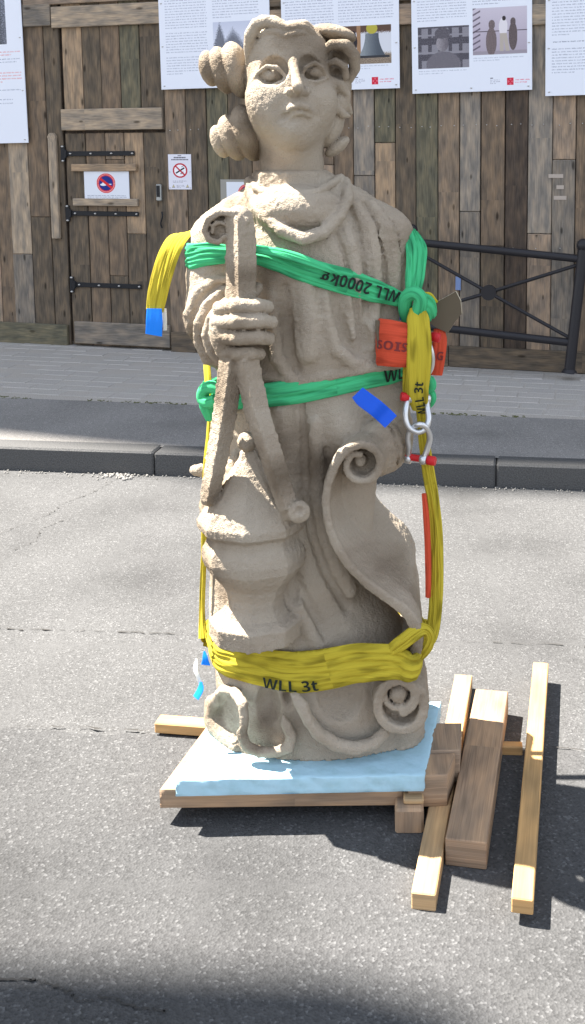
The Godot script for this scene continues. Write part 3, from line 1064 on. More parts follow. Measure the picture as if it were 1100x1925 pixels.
# ------------------------------------------------------------------ tall things outside the picture that shade the street
func build_far_casters() -> void:
	var wallstone := mat(lin(0.36, 0.32, 0.26), 0.9)
	wallstone.albedo_texture = lib.sett_a.albedo_texture
	wallstone.uv1_triplanar = true
	wallstone.uv1_scale = Vector3.ONE * 0.4
	var x := Vector3(1, 0, KERB[1]).normalized()
	var kb := Basis(x, Vector3.UP, x.cross(Vector3.UP))
	var church := thing("church_nave", "tall pale stone church wall rising behind the hoarding, above the picture", "building", Vector3(-18.95, 0, -8.9 - 18.95 * KERB[1]), kb)
	part("wall", cbox(Vector3(34.0, 29.1, 8.0), 0.05), wallstone, church, Vector3(17.0, 14.6, -4.0))
	part("cornice", cbox(Vector3(34.1, 0.3, 8.1), 0.1), wallstone, church, Vector3(17.0, 29.25, -4.0))
	for k in 4:
		part("buttress", cbox(Vector3(1.2, 13.0, 0.5), 0.1), wallstone, church, Vector3(2.0 + k * 7.0, 6.6, 0.2))
		var win := part("window", cbox(Vector3(2.0, 7.0, 0.1), 0.02), mat(lin(0.05, 0.06, 0.07), 0.2), church, Vector3(5.4 + k * 6.6, 11.0, 0.03))
		part("mullion", cbox(Vector3(0.18, 7.0, 0.12), 0.02), wallstone, win, Vector3(0, 0, 0.06))
	var grey := mat(lin(0.32, 0.33, 0.35), 0.5)
	var yellow := mat(lin(0.62, 0.45, 0.06), 0.5)
	var crane := thing("loader_crane", "yellow loader crane with a long level jib over the street, left of the picture", "crane", Vector3(-14.6, 0, -6.0))
	part("outrigger_base", cbox(Vector3(1.6, 1.0, 2.2), 0.08), grey, crane, Vector3(0, 0.5, 0.62))
	part("mast", cbox(Vector3(0.6, 15.2, 0.6), 0.06), yellow, crane, Vector3(0, 8.2, 0.62))
	part("jib", cbox(Vector3(5.2, 0.50, 0.46), 0.05), yellow, crane, Vector3(2.25, 16.0, 0.77), Basis(Vector3.UP, -0.06))

# ------------------------------------------------------------------ timbers and foam under the statue
# a squared timber along a line on its top face
func timber(called: String, label: String, a: Vector3, b: Vector3, w: float, h: float, m: Material) -> Node3D:
	var d := b - a
	var z := -Vector3(d.x, d.y, d.z).normalized()
	var x := Vector3.UP.cross(z).normalized()
	var bs := Basis(x, z.cross(x), z)
	var o := thing(called, label, "timber", (a + b) * 0.5 - Vector3(0, h, 0), bs, "loose timbers on the road")
	var mesh := cbox(Vector3(w, h, d.length()), 0.0025, 2)
	part("squared_length", mesh, m, o, Vector3(0, h * 0.5, 0))
	return o

func prism(corners: Array, y0: float, y1: float, ch: float, rough := 0.0, along_x := false) -> ArrayMesh:
	# a slab over four corners given anticlockwise seen from above, its faces cut into a fine grid that can be dented
	var st := begin()
	st.set_smooth_group(0)
	var nz := noise(97, 9.0)
	var c: Vector3 = (corners[0] + corners[1] + corners[2] + corners[3]) * 0.25
	var n := 36
	var at := func(u: float, v: float, y: float, inset: float) -> Vector3:
		var p: Vector3 = corners[0].lerp(corners[1], u).lerp(corners[3].lerp(corners[2], u), v)
		p -= (p - c).normalized() * inset
		p.y = y
		var e := minf(minf(u, 1.0 - u), minf(v, 1.0 - v))
		if e < 0.001:
			var out := (p - c) * Vector3(1, 0, 1)
			p -= out.normalized() * maxf(0.0, nz.get_noise_3d(p.x * 3.0, y * 9.0, p.z * 3.0)) * rough
		return p
	for i in n:
		for j in n:
			var q := []
			var us := []
			for o in [[0, 0], [1, 0], [1, 1], [0, 1]]:
				q.append(at.call(float(i + o[0]) / n, float(j + o[1]) / n, y1, ch))
				us.append(Vector2(q[-1].z, q[-1].x) if along_x else Vector2(q[-1].x, q[-1].z))
			quad(st, q, us, Vector3.UP)
	var levels := [[y1, ch], [y1 - ch * 0.4, ch * 0.3], [y1 - ch, 0.0], [lerpf(y0, y1, 0.55), 0.0], [lerpf(y0, y1, 0.25), 0.0], [y0 + ch * 0.5, 0.0], [y0, ch * 0.5]]
	for side in 4:
		for i in n:
			for l in levels.size() - 1:
				var q := []
				var us := []
				for o in [[0, 0], [1, 0], [1, 1], [0, 1]]:
					var t := float(i + o[0]) / n
					var lv: Array = levels[l + o[1]]
					var uv: Vector2 = [Vector2(t, 0), Vector2(1, t), Vector2(1.0 - t, 1), Vector2(0, 1.0 - t)][side]
					q.append(at.call(uv.x, uv.y, lv[0], lv[1]))
					us.append(Vector2(lv[0] + 0.3, q[-1].x if side % 2 == 0 else q[-1].z))
				quad(st, q, us, (q[0] - c) * Vector3(1, 0, 1))
	quad(st, [at.call(0.0, 0.0, y0, ch), at.call(1.0, 0.0, y0, ch), at.call(1.0, 1.0, y0, ch), at.call(0.0, 1.0, y0, ch)], [Vector2(), Vector2(), Vector2(), Vector2()], Vector3.DOWN)
	return finish(st)

func build_timbers() -> void:
	timber("batten", "long pale batten running under the platform, left of the thick beam", Vector3(0.0803, 0.043, -2.1469), Vector3(0.2431, 0.043, -3.1266), 0.054, 0.043, lib.fresh_pale)
	timber("thick_beam", "thick brown weathered beam, the widest of the loose timbers", Vector3(0.1838, 0.072, -2.2847), Vector3(0.3148, 0.072, -2.9757), 0.096, 0.068, lib.used)
	timber("batten", "long new yellow batten lying rightmost, apart from the others", Vector3(0.29, 0.064, -2.1006), Vector3(0.4869, 0.064, -3.1612), 0.047, 0.036, lib.fresh)
	timber("batten", "short thin batten end showing between the thick beam and rightmost batten", Vector3(0.3766, 0.028, -2.76), Vector3(0.2569, 0.028, -2.7666), 0.030, 0.026, lib.fresh)
	timber("batten", "thin yellow batten sticking out behind the platform at its left", Vector3(-0.6548, 0.04, -2.8833), Vector3(-0.3842, 0.04, -2.8432), 0.05, 0.03, lib.fresh)
	# a block and a chip under the platform's right front corner
	var blk := thing("wood_block", "small upright brown wood block propping the platform's right front corner", "wood block", Vector3(0.0566, 0, -2.4063))
	part("squared_block", cbox(Vector3(0.070, 0.066, 0.075), 0.006), lib.used, blk, Vector3(0, 0.033, -0.042))
	var chip := thing("wood_wedge", "small pale wood chip on top of the propping block", "wood wedge", Vector3(0.0676, 0.066, -2.4238) + Vector3(0, 0, 0.0))
	part("chip", cbox(Vector3(0.050, 0.014, 0.05), 0.004, 0), lib.fresh_pale, chip, Vector3(0, 0.007, -0.030))
	# the platform: a board at the left, a front board, and a beam of two lengths at the right
	var o := thing("timber_platform", "low platform of brown boards and short beams under the blue foam", "platform", Vector3(-0.226, 0.0087, -2.55) * Vector3(1, 0, 1))
	var org: Vector3 = o.position
	var fl := Vector3(-0.5588, 0.095, -2.4586)
	var bl := Vector3(-0.4927, 0.095, -2.742)
	var fr := Vector3(0.0975, 0.095, -2.4564)
	var d := (bl - fl).normalized()
	var far := fl + (bl - fl) * 1.35
	var across := Vector3(1, 0, -0.01)
	part("front_board", prism([fl - org, fl - org + across * 0.600, (fl - org).lerp(far - org, 0.52) + across * 0.600, (fl - org).lerp(far - org, 0.52)], 0.043, 0.0915, 0.002, 0.0, true), lib.used, o)
	part("rear_board", prism([(fl - org).lerp(far - org, 0.525), (fl - org).lerp(far - org, 0.525) + across * 0.600, far - org + across * 0.600, far - org], 0.043, 0.0910, 0.002, 0.0, true), lib.used, o)
	var r0 := Vector3(0.0843, 0.095, -2.4543) - org
	var r1 := Vector3(0.1515, 0.095, -2.4603) - org
	var q0 := Vector3(0.1242, 0.125, -2.693) - org
	var q1 := Vector3(0.2041, 0.125, -2.6921) - org
	var mid := 0.42
	var m0 := r0.lerp(q0, mid)
	var m1 := r1.lerp(q1, mid) + Vector3(0.004, 0, 0)
	part("beam_end", prism([r0 + Vector3(-0.03, 0, 0), r1, m1, m0 + Vector3(-0.03, 0, 0)], 0.043, 0.125, 0.003), lib.used, o)
	part("beam_end", prism([m0 + Vector3(-0.02, 0, -0.003), m1 + Vector3(0.012, 0, -0.003), q1, q0 + Vector3(-0.02, 0, 0)], 0.043, 0.130, 0.003), lib.used_grey, o)
	var foam := thing("foam_board", "pale blue rigid foam board with crumbled edges under the statue", "foam board", Vector3(-0.2137, 0.135, -2.4181) * Vector3(1, 0, 1))
	var fo: Vector3 = foam.position
	var a := Vector3(-0.5136, 0.135, -2.4277) - fo
	var b := Vector3(0.0944, 0.135, -2.4438) - fo
	var e := Vector3(0.1556, 0.135, -2.7968) - fo
	var g := a + (e - b) * Vector3(0.85, 0, 1)
	part("foam_sheet", prism([a, b, e, g], 0.0922, 0.1345, 0.004, 0.011), lib.foam, foam)

# ------------------------------------------------------------------ the statue: one distance field carved into parts
# every form is a tapered bar, an egg, a slab, a curled strip or a turned profile; they are joined or cut in order
var f_kind := PackedInt32Array()
var f_cut := PackedInt32Array()
var f_k := PackedFloat32Array()
var f_sz := PackedFloat32Array()
var f_group := PackedInt32Array()
var f_first := PackedInt32Array()
var f_count := PackedInt32Array()
var f_c := PackedVector3Array()
var f_r := PackedVector3Array()
var f_inv: Array[Basis] = []
var f_lo := PackedVector3Array()
var f_hi := PackedVector3Array()
var s_a := PackedVector3Array()
var s_d := PackedVector3Array()
var s_il := PackedFloat32Array()
var s_ra := PackedFloat32Array()
var s_rd := PackedFloat32Array()
var s_za := PackedFloat32Array()
var s_zd := PackedFloat32Array()
var s_ha := PackedFloat32Array()
var s_hd := PackedFloat32Array()
var groups: Array[String] = []
var grain_a: FastNoiseLite
var grain_b: FastNoiseLite

func form(group: String, cut: int, k: float, kind: int, sz := 1.0) -> int:
	var g := groups.find(group)
	if g < 0:
		g = groups.size()
		groups.append(group)
	f_kind.append(kind)
	f_cut.append(cut)
	f_k.append(maxf(k, 0.0005))
	f_sz.append(sz)
	f_group.append(g)
	f_first.append(s_a.size())
	f_count.append(0)
	f_c.append(Vector3())
	f_r.append(Vector3())
	f_inv.append(Basis())
	f_lo.append(Vector3.ONE * 9.0)
	f_hi.append(Vector3.ONE * -9.0)
	return f_kind.size() - 1

func grow_box(i: int, p: Vector3, r: Vector3) -> void:
	f_lo[i] = f_lo[i].min(p - r)
	f_hi[i] = f_hi[i].max(p + r)

# tapered bars from point to point: x, y, z, radius ...; sz squashes them front to back
func chain(group: String, cut: int, k: float, sz: float, v: Array) -> void:
	var i := form(group, cut, k, 0, sz)
	var n := v.size() / 4
	for j in n:
		grow_box(i, Vector3(v[j * 4], v[j * 4 + 1], v[j * 4 + 2]), Vector3(v[j * 4 + 3], v[j * 4 + 3], v[j * 4 + 3] / sz))
	for j in maxi(n - 1, 1):
		var e := mini(j + 1, n - 1)
		var a := Vector3(v[j * 4], v[j * 4 + 1], v[j * 4 + 2] * sz)
		var b := Vector3(v[e * 4], v[e * 4 + 1], v[e * 4 + 2] * sz)
		s_a.append(a)
		s_d.append(b - a)
		s_il.append(1.0 / maxf((b - a).length_squared(), 1e-9))
		s_ra.append(v[j * 4 + 3])
		s_rd.append(v[e * 4 + 3] - v[j * 4 + 3])
		s_za.append(0)
		s_zd.append(0)
		s_ha.append(0)
		s_hd.append(0)
	f_count[i] = s_a.size() - f_first[i]

# folds laid on (or cut into) whatever surface stands there so far; the given z is replaced by that surface's
func fold(group: String, cut: int, k: float, lift: float, v: Array) -> void:
	var all := PackedInt32Array(range(body_start, f_kind.size()))
	for j in v.size() / 4:
		v[j * 4 + 2] = front_z(v[j * 4], v[j * 4 + 1], all) + lift * v[j * 4 + 3]
	chain(group, cut, k, 1.0, v)

func front_z(x: float, y: float, list: PackedInt32Array) -> float:
	var z := 0.42
	for i in 90:
		var d := field(Vector3(x, y, z), list)
		if d < 0.0006:
			return z
		z -= maxf(d * 0.75, 0.0008)
		if z < -0.3:
			return -0.05
	return z

# a strip that curls in the picture plane and runs back: x, y, z of its middle, half thickness, half depth ...
func band(group: String, cut: int, k: float, rnd: float, diamond: float, v: Array) -> void:
	var i := form(group, cut, k, 4 if diamond > 0.5 else 3, rnd)
	var n := v.size() / 5
	for j in n:
		grow_box(i, Vector3(v[j * 5], v[j * 5 + 1], v[j * 5 + 2]), Vector3(v[j * 5 + 3], v[j * 5 + 3], v[j * 5 + 4]))
	for j in n - 1:
		var a := Vector3(v[j * 5], v[j * 5 + 1], 0)
		var b := Vector3(v[j * 5 + 5], v[j * 5 + 6], 0)
		s_a.append(a)
		s_d.append(b - a)
		s_il.append(1.0 / maxf((b - a).length_squared(), 1e-9))
		s_ra.append(v[j * 5 + 3])
		s_rd.append(v[j * 5 + 8] - v[j * 5 + 3])
		s_za.append(v[j * 5 + 2])
		s_zd.append(v[j * 5 + 7] - v[j * 5 + 2])
		s_ha.append(v[j * 5 + 4])
		s_hd.append(v[j * 5 + 9] - v[j * 5 + 4])
	f_count[i] = s_a.size() - f_first[i]

# leans a strip's far side to the right (seen from the front), fully above y1 and not at all below y0
func lean(i: int, amount: float, y0: float, y1: float) -> void:
	f_c[i] = Vector3(amount, y0, y1)
	f_lo[i].x -= 0.02
	f_hi[i].x += 0.12

func blob(group: String, cut: int, k: float, c: Vector3, r: Vector3, turn := Vector3()) -> void:
	var i := form(group, cut, k, 1)
	solid(i, c, r, turn)

func block(group: String, cut: int, k: float, rnd: float, c: Vector3, r: Vector3, turn := Vector3()) -> void:
	var i := form(group, cut, k, 2, rnd)
	solid(i, c, r, turn)

func solid(i: int, c: Vector3, r: Vector3, turn: Vector3) -> void:
	var b := Basis.from_euler(turn * PI / 180.0)
	f_c[i] = c
	f_r[i] = r
	f_inv[i] = b.transposed()
	var e := Vector3(absf(b.x.x) * r.x + absf(b.y.x) * r.y + absf(b.z.x) * r.z, absf(b.x.y) * r.x + absf(b.y.y) * r.y + absf(b.z.y) * r.z, absf(b.x.z) * r.x + absf(b.y.z) * r.y + absf(b.z.z) * r.z)
	grow_box(i, c, e)

# an eight-sided turned profile: height, radius, middle ... from the top down
func turned(group: String, cut: int, k: float, sz: float, z: float, v: Array) -> void:
	var i := form(group, cut, k, 5, sz)
	f_c[i] = Vector3(0, 0, z)
	var n := v.size() / 3
	for j in n:
		grow_box(i, Vector3(v[j * 3 + 2], v[j * 3], z), Vector3(v[j * 3 + 1] * 1.08, 0.0, v[j * 3 + 1] / sz))
	for j in n - 1:
		s_a.append(Vector3(v[j * 3 + 2], v[j * 3], 0))
		s_d.append(Vector3(v[j * 3 + 5] - v[j * 3 + 2], v[j * 3 + 3] - v[j * 3], 0))
		s_il.append(0)
		s_ra.append(v[j * 3 + 1])
		s_rd.append(v[j * 3 + 4] - v[j * 3 + 1])
		s_za.append(0)
		s_zd.append(0)
		s_ha.append(0)
		s_hd.append(0)
	f_count[i] = s_a.size() - f_first[i]

func form_at(i: int, p: Vector3) -> float:
	match f_kind[i]:
		0:
			var q := Vector3(p.x, p.y, p.z * f_sz[i])
			var d := 9.0
			for j in range(f_first[i], f_first[i] + f_count[i]):
				var w := q - s_a[j]
				var h := clampf(w.dot(s_d[j]) * s_il[j], 0.0, 1.0)
				d = minf(d, (w - s_d[j] * h).length() - s_ra[j] - s_rd[j] * h)
			return d
		1:
			var q := f_inv[i] * (p - f_c[i])
			var r := f_r[i]
			var k0 := (q / r).length()
			return k0 * (k0 - 1.0) / maxf((q / (r * r)).length(), 1e-5)
		2:
			var rnd := f_sz[i]
			var q := (f_inv[i] * (p - f_c[i])).abs() - f_r[i] + Vector3.ONE * rnd
			return q.max(Vector3.ZERO).length() + minf(maxf(q.x, maxf(q.y, q.z)), 0.0) - rnd
		5:
			var d := 9.0
			var z := absf(p.z - f_c[i].z) * f_sz[i]
			for j in range(f_first[i], f_first[i] + f_count[i]):
				var dy := s_d[j].y
				var h := clampf((p.y - s_a[j].y) / dy, 0.0, 1.0)
				var x := absf(p.x - s_a[j].x - s_d[j].x * h)
				var rho := maxf(maxf(x * 0.924 + z * 0.383, x * 0.383 + z * 0.924), (x + z) * 0.0)
				rho = lerpf(rho, sqrt(x * x + z * z) * 0.96, 0.12)
				var r := s_ra[j] + s_rd[j] * h
				var slope := s_rd[j] / dy
				var e := (rho - r) / sqrt(1.0 + slope * slope)
				var out := maxf(p.y - s_a[j].y, s_a[j].y + dy - p.y)
				if out > 0.0:
					e = maxf(e, out) if rho < r else Vector2(rho - r, out).length()
				else:
					e = maxf(e, -0.03)
				d = minf(d, e)
			return d
		_:
			var best := 9.0
			var rnd := f_sz[i]
			var shear := 0.0
			if f_c[i].x != 0.0:
				shear = f_c[i].x * smoothstep(f_c[i].y, f_c[i].z, p.y)
			for j in range(f_first[i], f_first[i] + f_count[i]):
				var wx := p.x - s_a[j].x - shear * maxf(0.0, 0.20 - p.z)
				var wy := p.y - s_a[j].y
				var h := clampf((wx * s_d[j].x + wy * s_d[j].y) * s_il[j], 0.0, 1.0)
				wx -= s_d[j].x * h
				wy -= s_d[j].y * h
				var a := sqrt(wx * wx + wy * wy)
				var b := absf(p.z - s_za[j] - s_zd[j] * h)
				var th := s_ra[j] + s_rd[j] * h
				var hz := s_ha[j] + s_hd[j] * h
				var e := 0.0
				if f_kind[i] == 4:
					e = (a / th + b / hz - 1.0) * th * hz / sqrt(th * th + hz * hz)
				else:
					var qx := a - th + rnd
					var qz := b - hz + rnd
					e = Vector2(maxf(qx, 0.0), maxf(qz, 0.0)).length() + minf(maxf(qx, qz), 0.0) - rnd
				best = minf(best, e)
			return best

func field(p: Vector3, list: PackedInt32Array) -> float:
	var d := 9.0
	for i in list:
		var e := form_at(i, p)
		var k := f_k[i]
		if f_cut[i] == 0:
			var h := maxf(k - absf(d - e), 0.0) / k
			d = minf(d, e) - h * h * k * 0.25
		else:
			var h := maxf(k - absf(d + e), 0.0) / k
			d = maxf(d, -e) + h * h * k * 0.25
	return d

func group_at(p: Vector3, list: PackedInt32Array) -> int:
	var d := 9.0
	var g := 0
	for i in list:
		if f_cut[i] == 0:
			var e := form_at(i, p)
			if e < d + 0.0005:
				d = e
				g = f_group[i]
	return g

var w_list := PackedInt32Array()
var w_h := 0.005
var w_rough := 1.0
var w_lo := Vector3()
var w_n := Vector3i()
var w_out: Array = []
const BL := 4

func work_block(b: int) -> void:
	var bx := b % w_n.x
	var by := (b / w_n.x) % w_n.y
	var bz := b / (w_n.x * w_n.y)
	var h := w_h
	var lo := w_lo + Vector3(bx, by, bz) * (h * BL)
	var mid := lo + Vector3.ONE * (h * BL * 0.5)
	var near := PackedInt32Array()
	var half := h * BL * 0.5
	for i in w_list:
		var m := half + f_k[i] + 0.012
		if mid.x > f_lo[i].x - m and mid.x < f_hi[i].x + m and mid.y > f_lo[i].y - m and mid.y < f_hi[i].y + m and mid.z > f_lo[i].z - m and mid.z < f_hi[i].z + m:
			near.append(i)
	if near.is_empty():
		return
	if absf(field(mid, near)) > half * 2.1 + 0.012:
		return
	var n := BL + 1
	var d := PackedFloat32Array()
	d.resize(n * n * n)
	var pos := 0
	var any_in := false
	var any_out := false
	for z in n:
		for y in n:
			for x in n:
				var p := lo + Vector3(x, y, z) * h
				var e := field(p, near)
				if absf(e) < 0.02:
					e += (grain_a.get_noise_3dv(p) * 0.0026 + grain_b.get_noise_3dv(p) * 0.0015) * w_rough
				d[pos] = e
				pos += 1
				if e < 0.0:
					any_in = true
				else:
					any_out = true
	if not (any_in and any_out):
		return
	var verts := PackedVector3Array()
	var norms := PackedVector3Array()
	var cells := PackedInt32Array()
	var grp := PackedByteArray()
	var edges := PackedInt32Array()
	var gx := w_n.x * BL
	var gxy := gx * w_n.y * BL
	for z in BL:
		for y in BL:
			for x in BL:
				var o := x + y * n + z * n * n
				var c := [d[o], d[o + 1], d[o + n], d[o + n + 1], d[o + n * n], d[o + n * n + 1], d[o + n * n + n], d[o + n * n + n + 1]]
				var mask := 0
				for q in 8:
					if c[q] < 0.0:
						mask |= 1 << q
				if mask == 0 or mask == 255:
					continue
				var sum := Vector3()
				var cnt := 0
				for q in 8:
					for ax in 3:
						var bit := 1 << ax
						if q & bit:
							continue
						var r := q | bit
						if (c[q] < 0.0) != (c[r] < 0.0):
							var t: float = c[q] / (c[q] - c[r])
							var v := Vector3(q & 1, (q >> 1) & 1, (q >> 2) & 1)
							v[ax] += t
							sum += v
							cnt += 1
				var vp := sum / cnt
				var g := Vector3(c[1] + c[3] + c[5] + c[7] - c[0] - c[2] - c[4] - c[6], c[2] + c[3] + c[6] + c[7] - c[0] - c[1] - c[4] - c[5], c[4] + c[5] + c[6] + c[7] - c[0] - c[1] - c[2] - c[3])
				var at := lo + (Vector3(x, y, z) + vp) * h
				verts.append(at)
				norms.append(g.normalized())
				var cell := (bx * BL + x) + (by * BL + y) * gx + (bz * BL + z) * gxy
				cells.append(cell)
				grp.append(group_at(at, near))
				# crossings on the three edges that start at this cell's own corner
				for ax in 3:
					var r := 1 << ax
					if (c[0] < 0.0) != (c[r] < 0.0):
						edges.append(cell * 6 + ax * 2 + (1 if c[0] < 0.0 else 0))
	w_out[b] = [verts, norms, cells, grp, edges]

# carves the given forms on a grid of step h; returns group name -> mesh
func carve(list: PackedInt32Array, h: float) -> Dictionary:
	var lo := Vector3.ONE * 9.0
	var hi := Vector3.ONE * -9.0
	for i in list:
		if f_cut[i] == 0:
			lo = lo.min(f_lo[i])
			hi = hi.max(f_hi[i])
	lo -= Vector3.ONE * (h * BL + 0.01)
	hi += Vector3.ONE * (h * BL + 0.01)
	w_list = list
	w_h = h
	w_lo = lo
	w_n = Vector3i(((hi - lo) / (h * BL)).ceil())
	var nb := w_n.x * w_n.y * w_n.z
	w_out = []
	w_out.resize(nb)
	var task := WorkerThreadPool.add_group_task(work_block, nb, -1, true)
	WorkerThreadPool.wait_for_group_task_completion(task)
	var gx := w_n.x * BL
	var gxy := gx * w_n.y * BL
	var index := PackedInt32Array()
	index.resize(gxy * w_n.z * BL)
	index.fill(-1)
	var verts := PackedVector3Array()
	var norms := PackedVector3Array()
	var grp := PackedByteArray()
	for b in nb:
		var o = w_out[b]
		if o == null:
			continue
		var base := verts.size()
		var cells: PackedInt32Array = o[2]
		for i in cells.size():
			index[cells[i]] = base + i
		verts.append_array(o[0])
		norms.append_array(o[1])
		grp.append_array(o[3])
	var tris := {}
	var step := [1, gx, gxy]
	for b in nb:
		var o = w_out[b]
		if o == null:
			continue
		for e in o[4]:
			var cell: int = e / 6
			var ax: int = (e % 6) / 2
			var s1: int = step[(ax + 1) % 3]
			var s2: int = step[(ax + 2) % 3]
			var q := [index[cell], index[cell - s1], index[cell - s1 - s2], index[cell - s2]]
			if q.min() < 0:
				continue
			if e % 2 == 1:
				q = [q[0], q[3], q[2], q[1]]
			var g: int = grp[q[0]]
			if not tris.has(g):
				tris[g] = PackedInt32Array()
			tris[g].append_array(PackedInt32Array([q[0], q[1], q[2], q[0], q[2], q[3]]))
	w_out = []
	var out := {}
	for g in tris:
		var map := {}
		var v := PackedVector3Array()
		var n := PackedVector3Array()
		var t := PackedVector2Array()
		var ids := PackedInt32Array()
		for i in tris[g]:
			if not map.has(i):
				map[i] = v.size()
				v.append(verts[i])
				n.append(norms[i])
				t.append(Vector2(verts[i].x + verts[i].z * 0.7, verts[i].y))
			ids.append(map[i])
		var a := []
		a.resize(Mesh.ARRAY_MAX)
		a[Mesh.ARRAY_VERTEX] = v
		a[Mesh.ARRAY_NORMAL] = n
		a[Mesh.ARRAY_TEX_UV] = t
		a[Mesh.ARRAY_TEX_UV2] = t
		a[Mesh.ARRAY_INDEX] = ids
		var m := ArrayMesh.new()
		m.add_surface_from_arrays(Mesh.PRIMITIVE_TRIANGLES, a)
		out[groups[g]] = m
	return out

var torso_list := PackedInt32Array()
var body_list := PackedInt32Array()
var body_start := 0

func build_statue() -> void:
	grain_a = noise(11, 55.0, FastNoiseLite.TYPE_SIMPLEX, 2)
	grain_b = noise(12, 130.0, FastNoiseLite.TYPE_SIMPLEX, 1)
	head_forms()
	var n_head := f_kind.size()
	body_start = n_head
	torso_forms()
	var n_torso := f_kind.size()
	body_forms()
	var head := PackedInt32Array(range(0, n_head))
	torso_list = PackedInt32Array(range(n_head, n_torso))
	body_list = PackedInt32Array(range(n_head, f_kind.size()))
	var t0 := Time.get_ticks_msec()
	w_rough = 0.4
	var meshes := carve(head, 0.0034)
	var t1 := Time.get_ticks_msec()
	w_rough = 0.75
	var rest := carve(body_list, 0.0046)
	print("carved head ", t1 - t0, " ms, body ", Time.get_ticks_msec() - t1, " ms")
	var s := thing("stone_statue", "tall weathered limestone statue of a curly haired lantern bearer looking up", "statue", Vector3(-0.17, 0.135, -2.68))
	var tris := 0
	for set_ in [meshes, rest]:
		for g in set_:
			part(g, set_[g], lib.stone, s)
			tris += set_[g].surface_get_array_index_len(0) / 3
	print("statue triangles ", tris, " groups ", meshes.keys(), rest.keys())

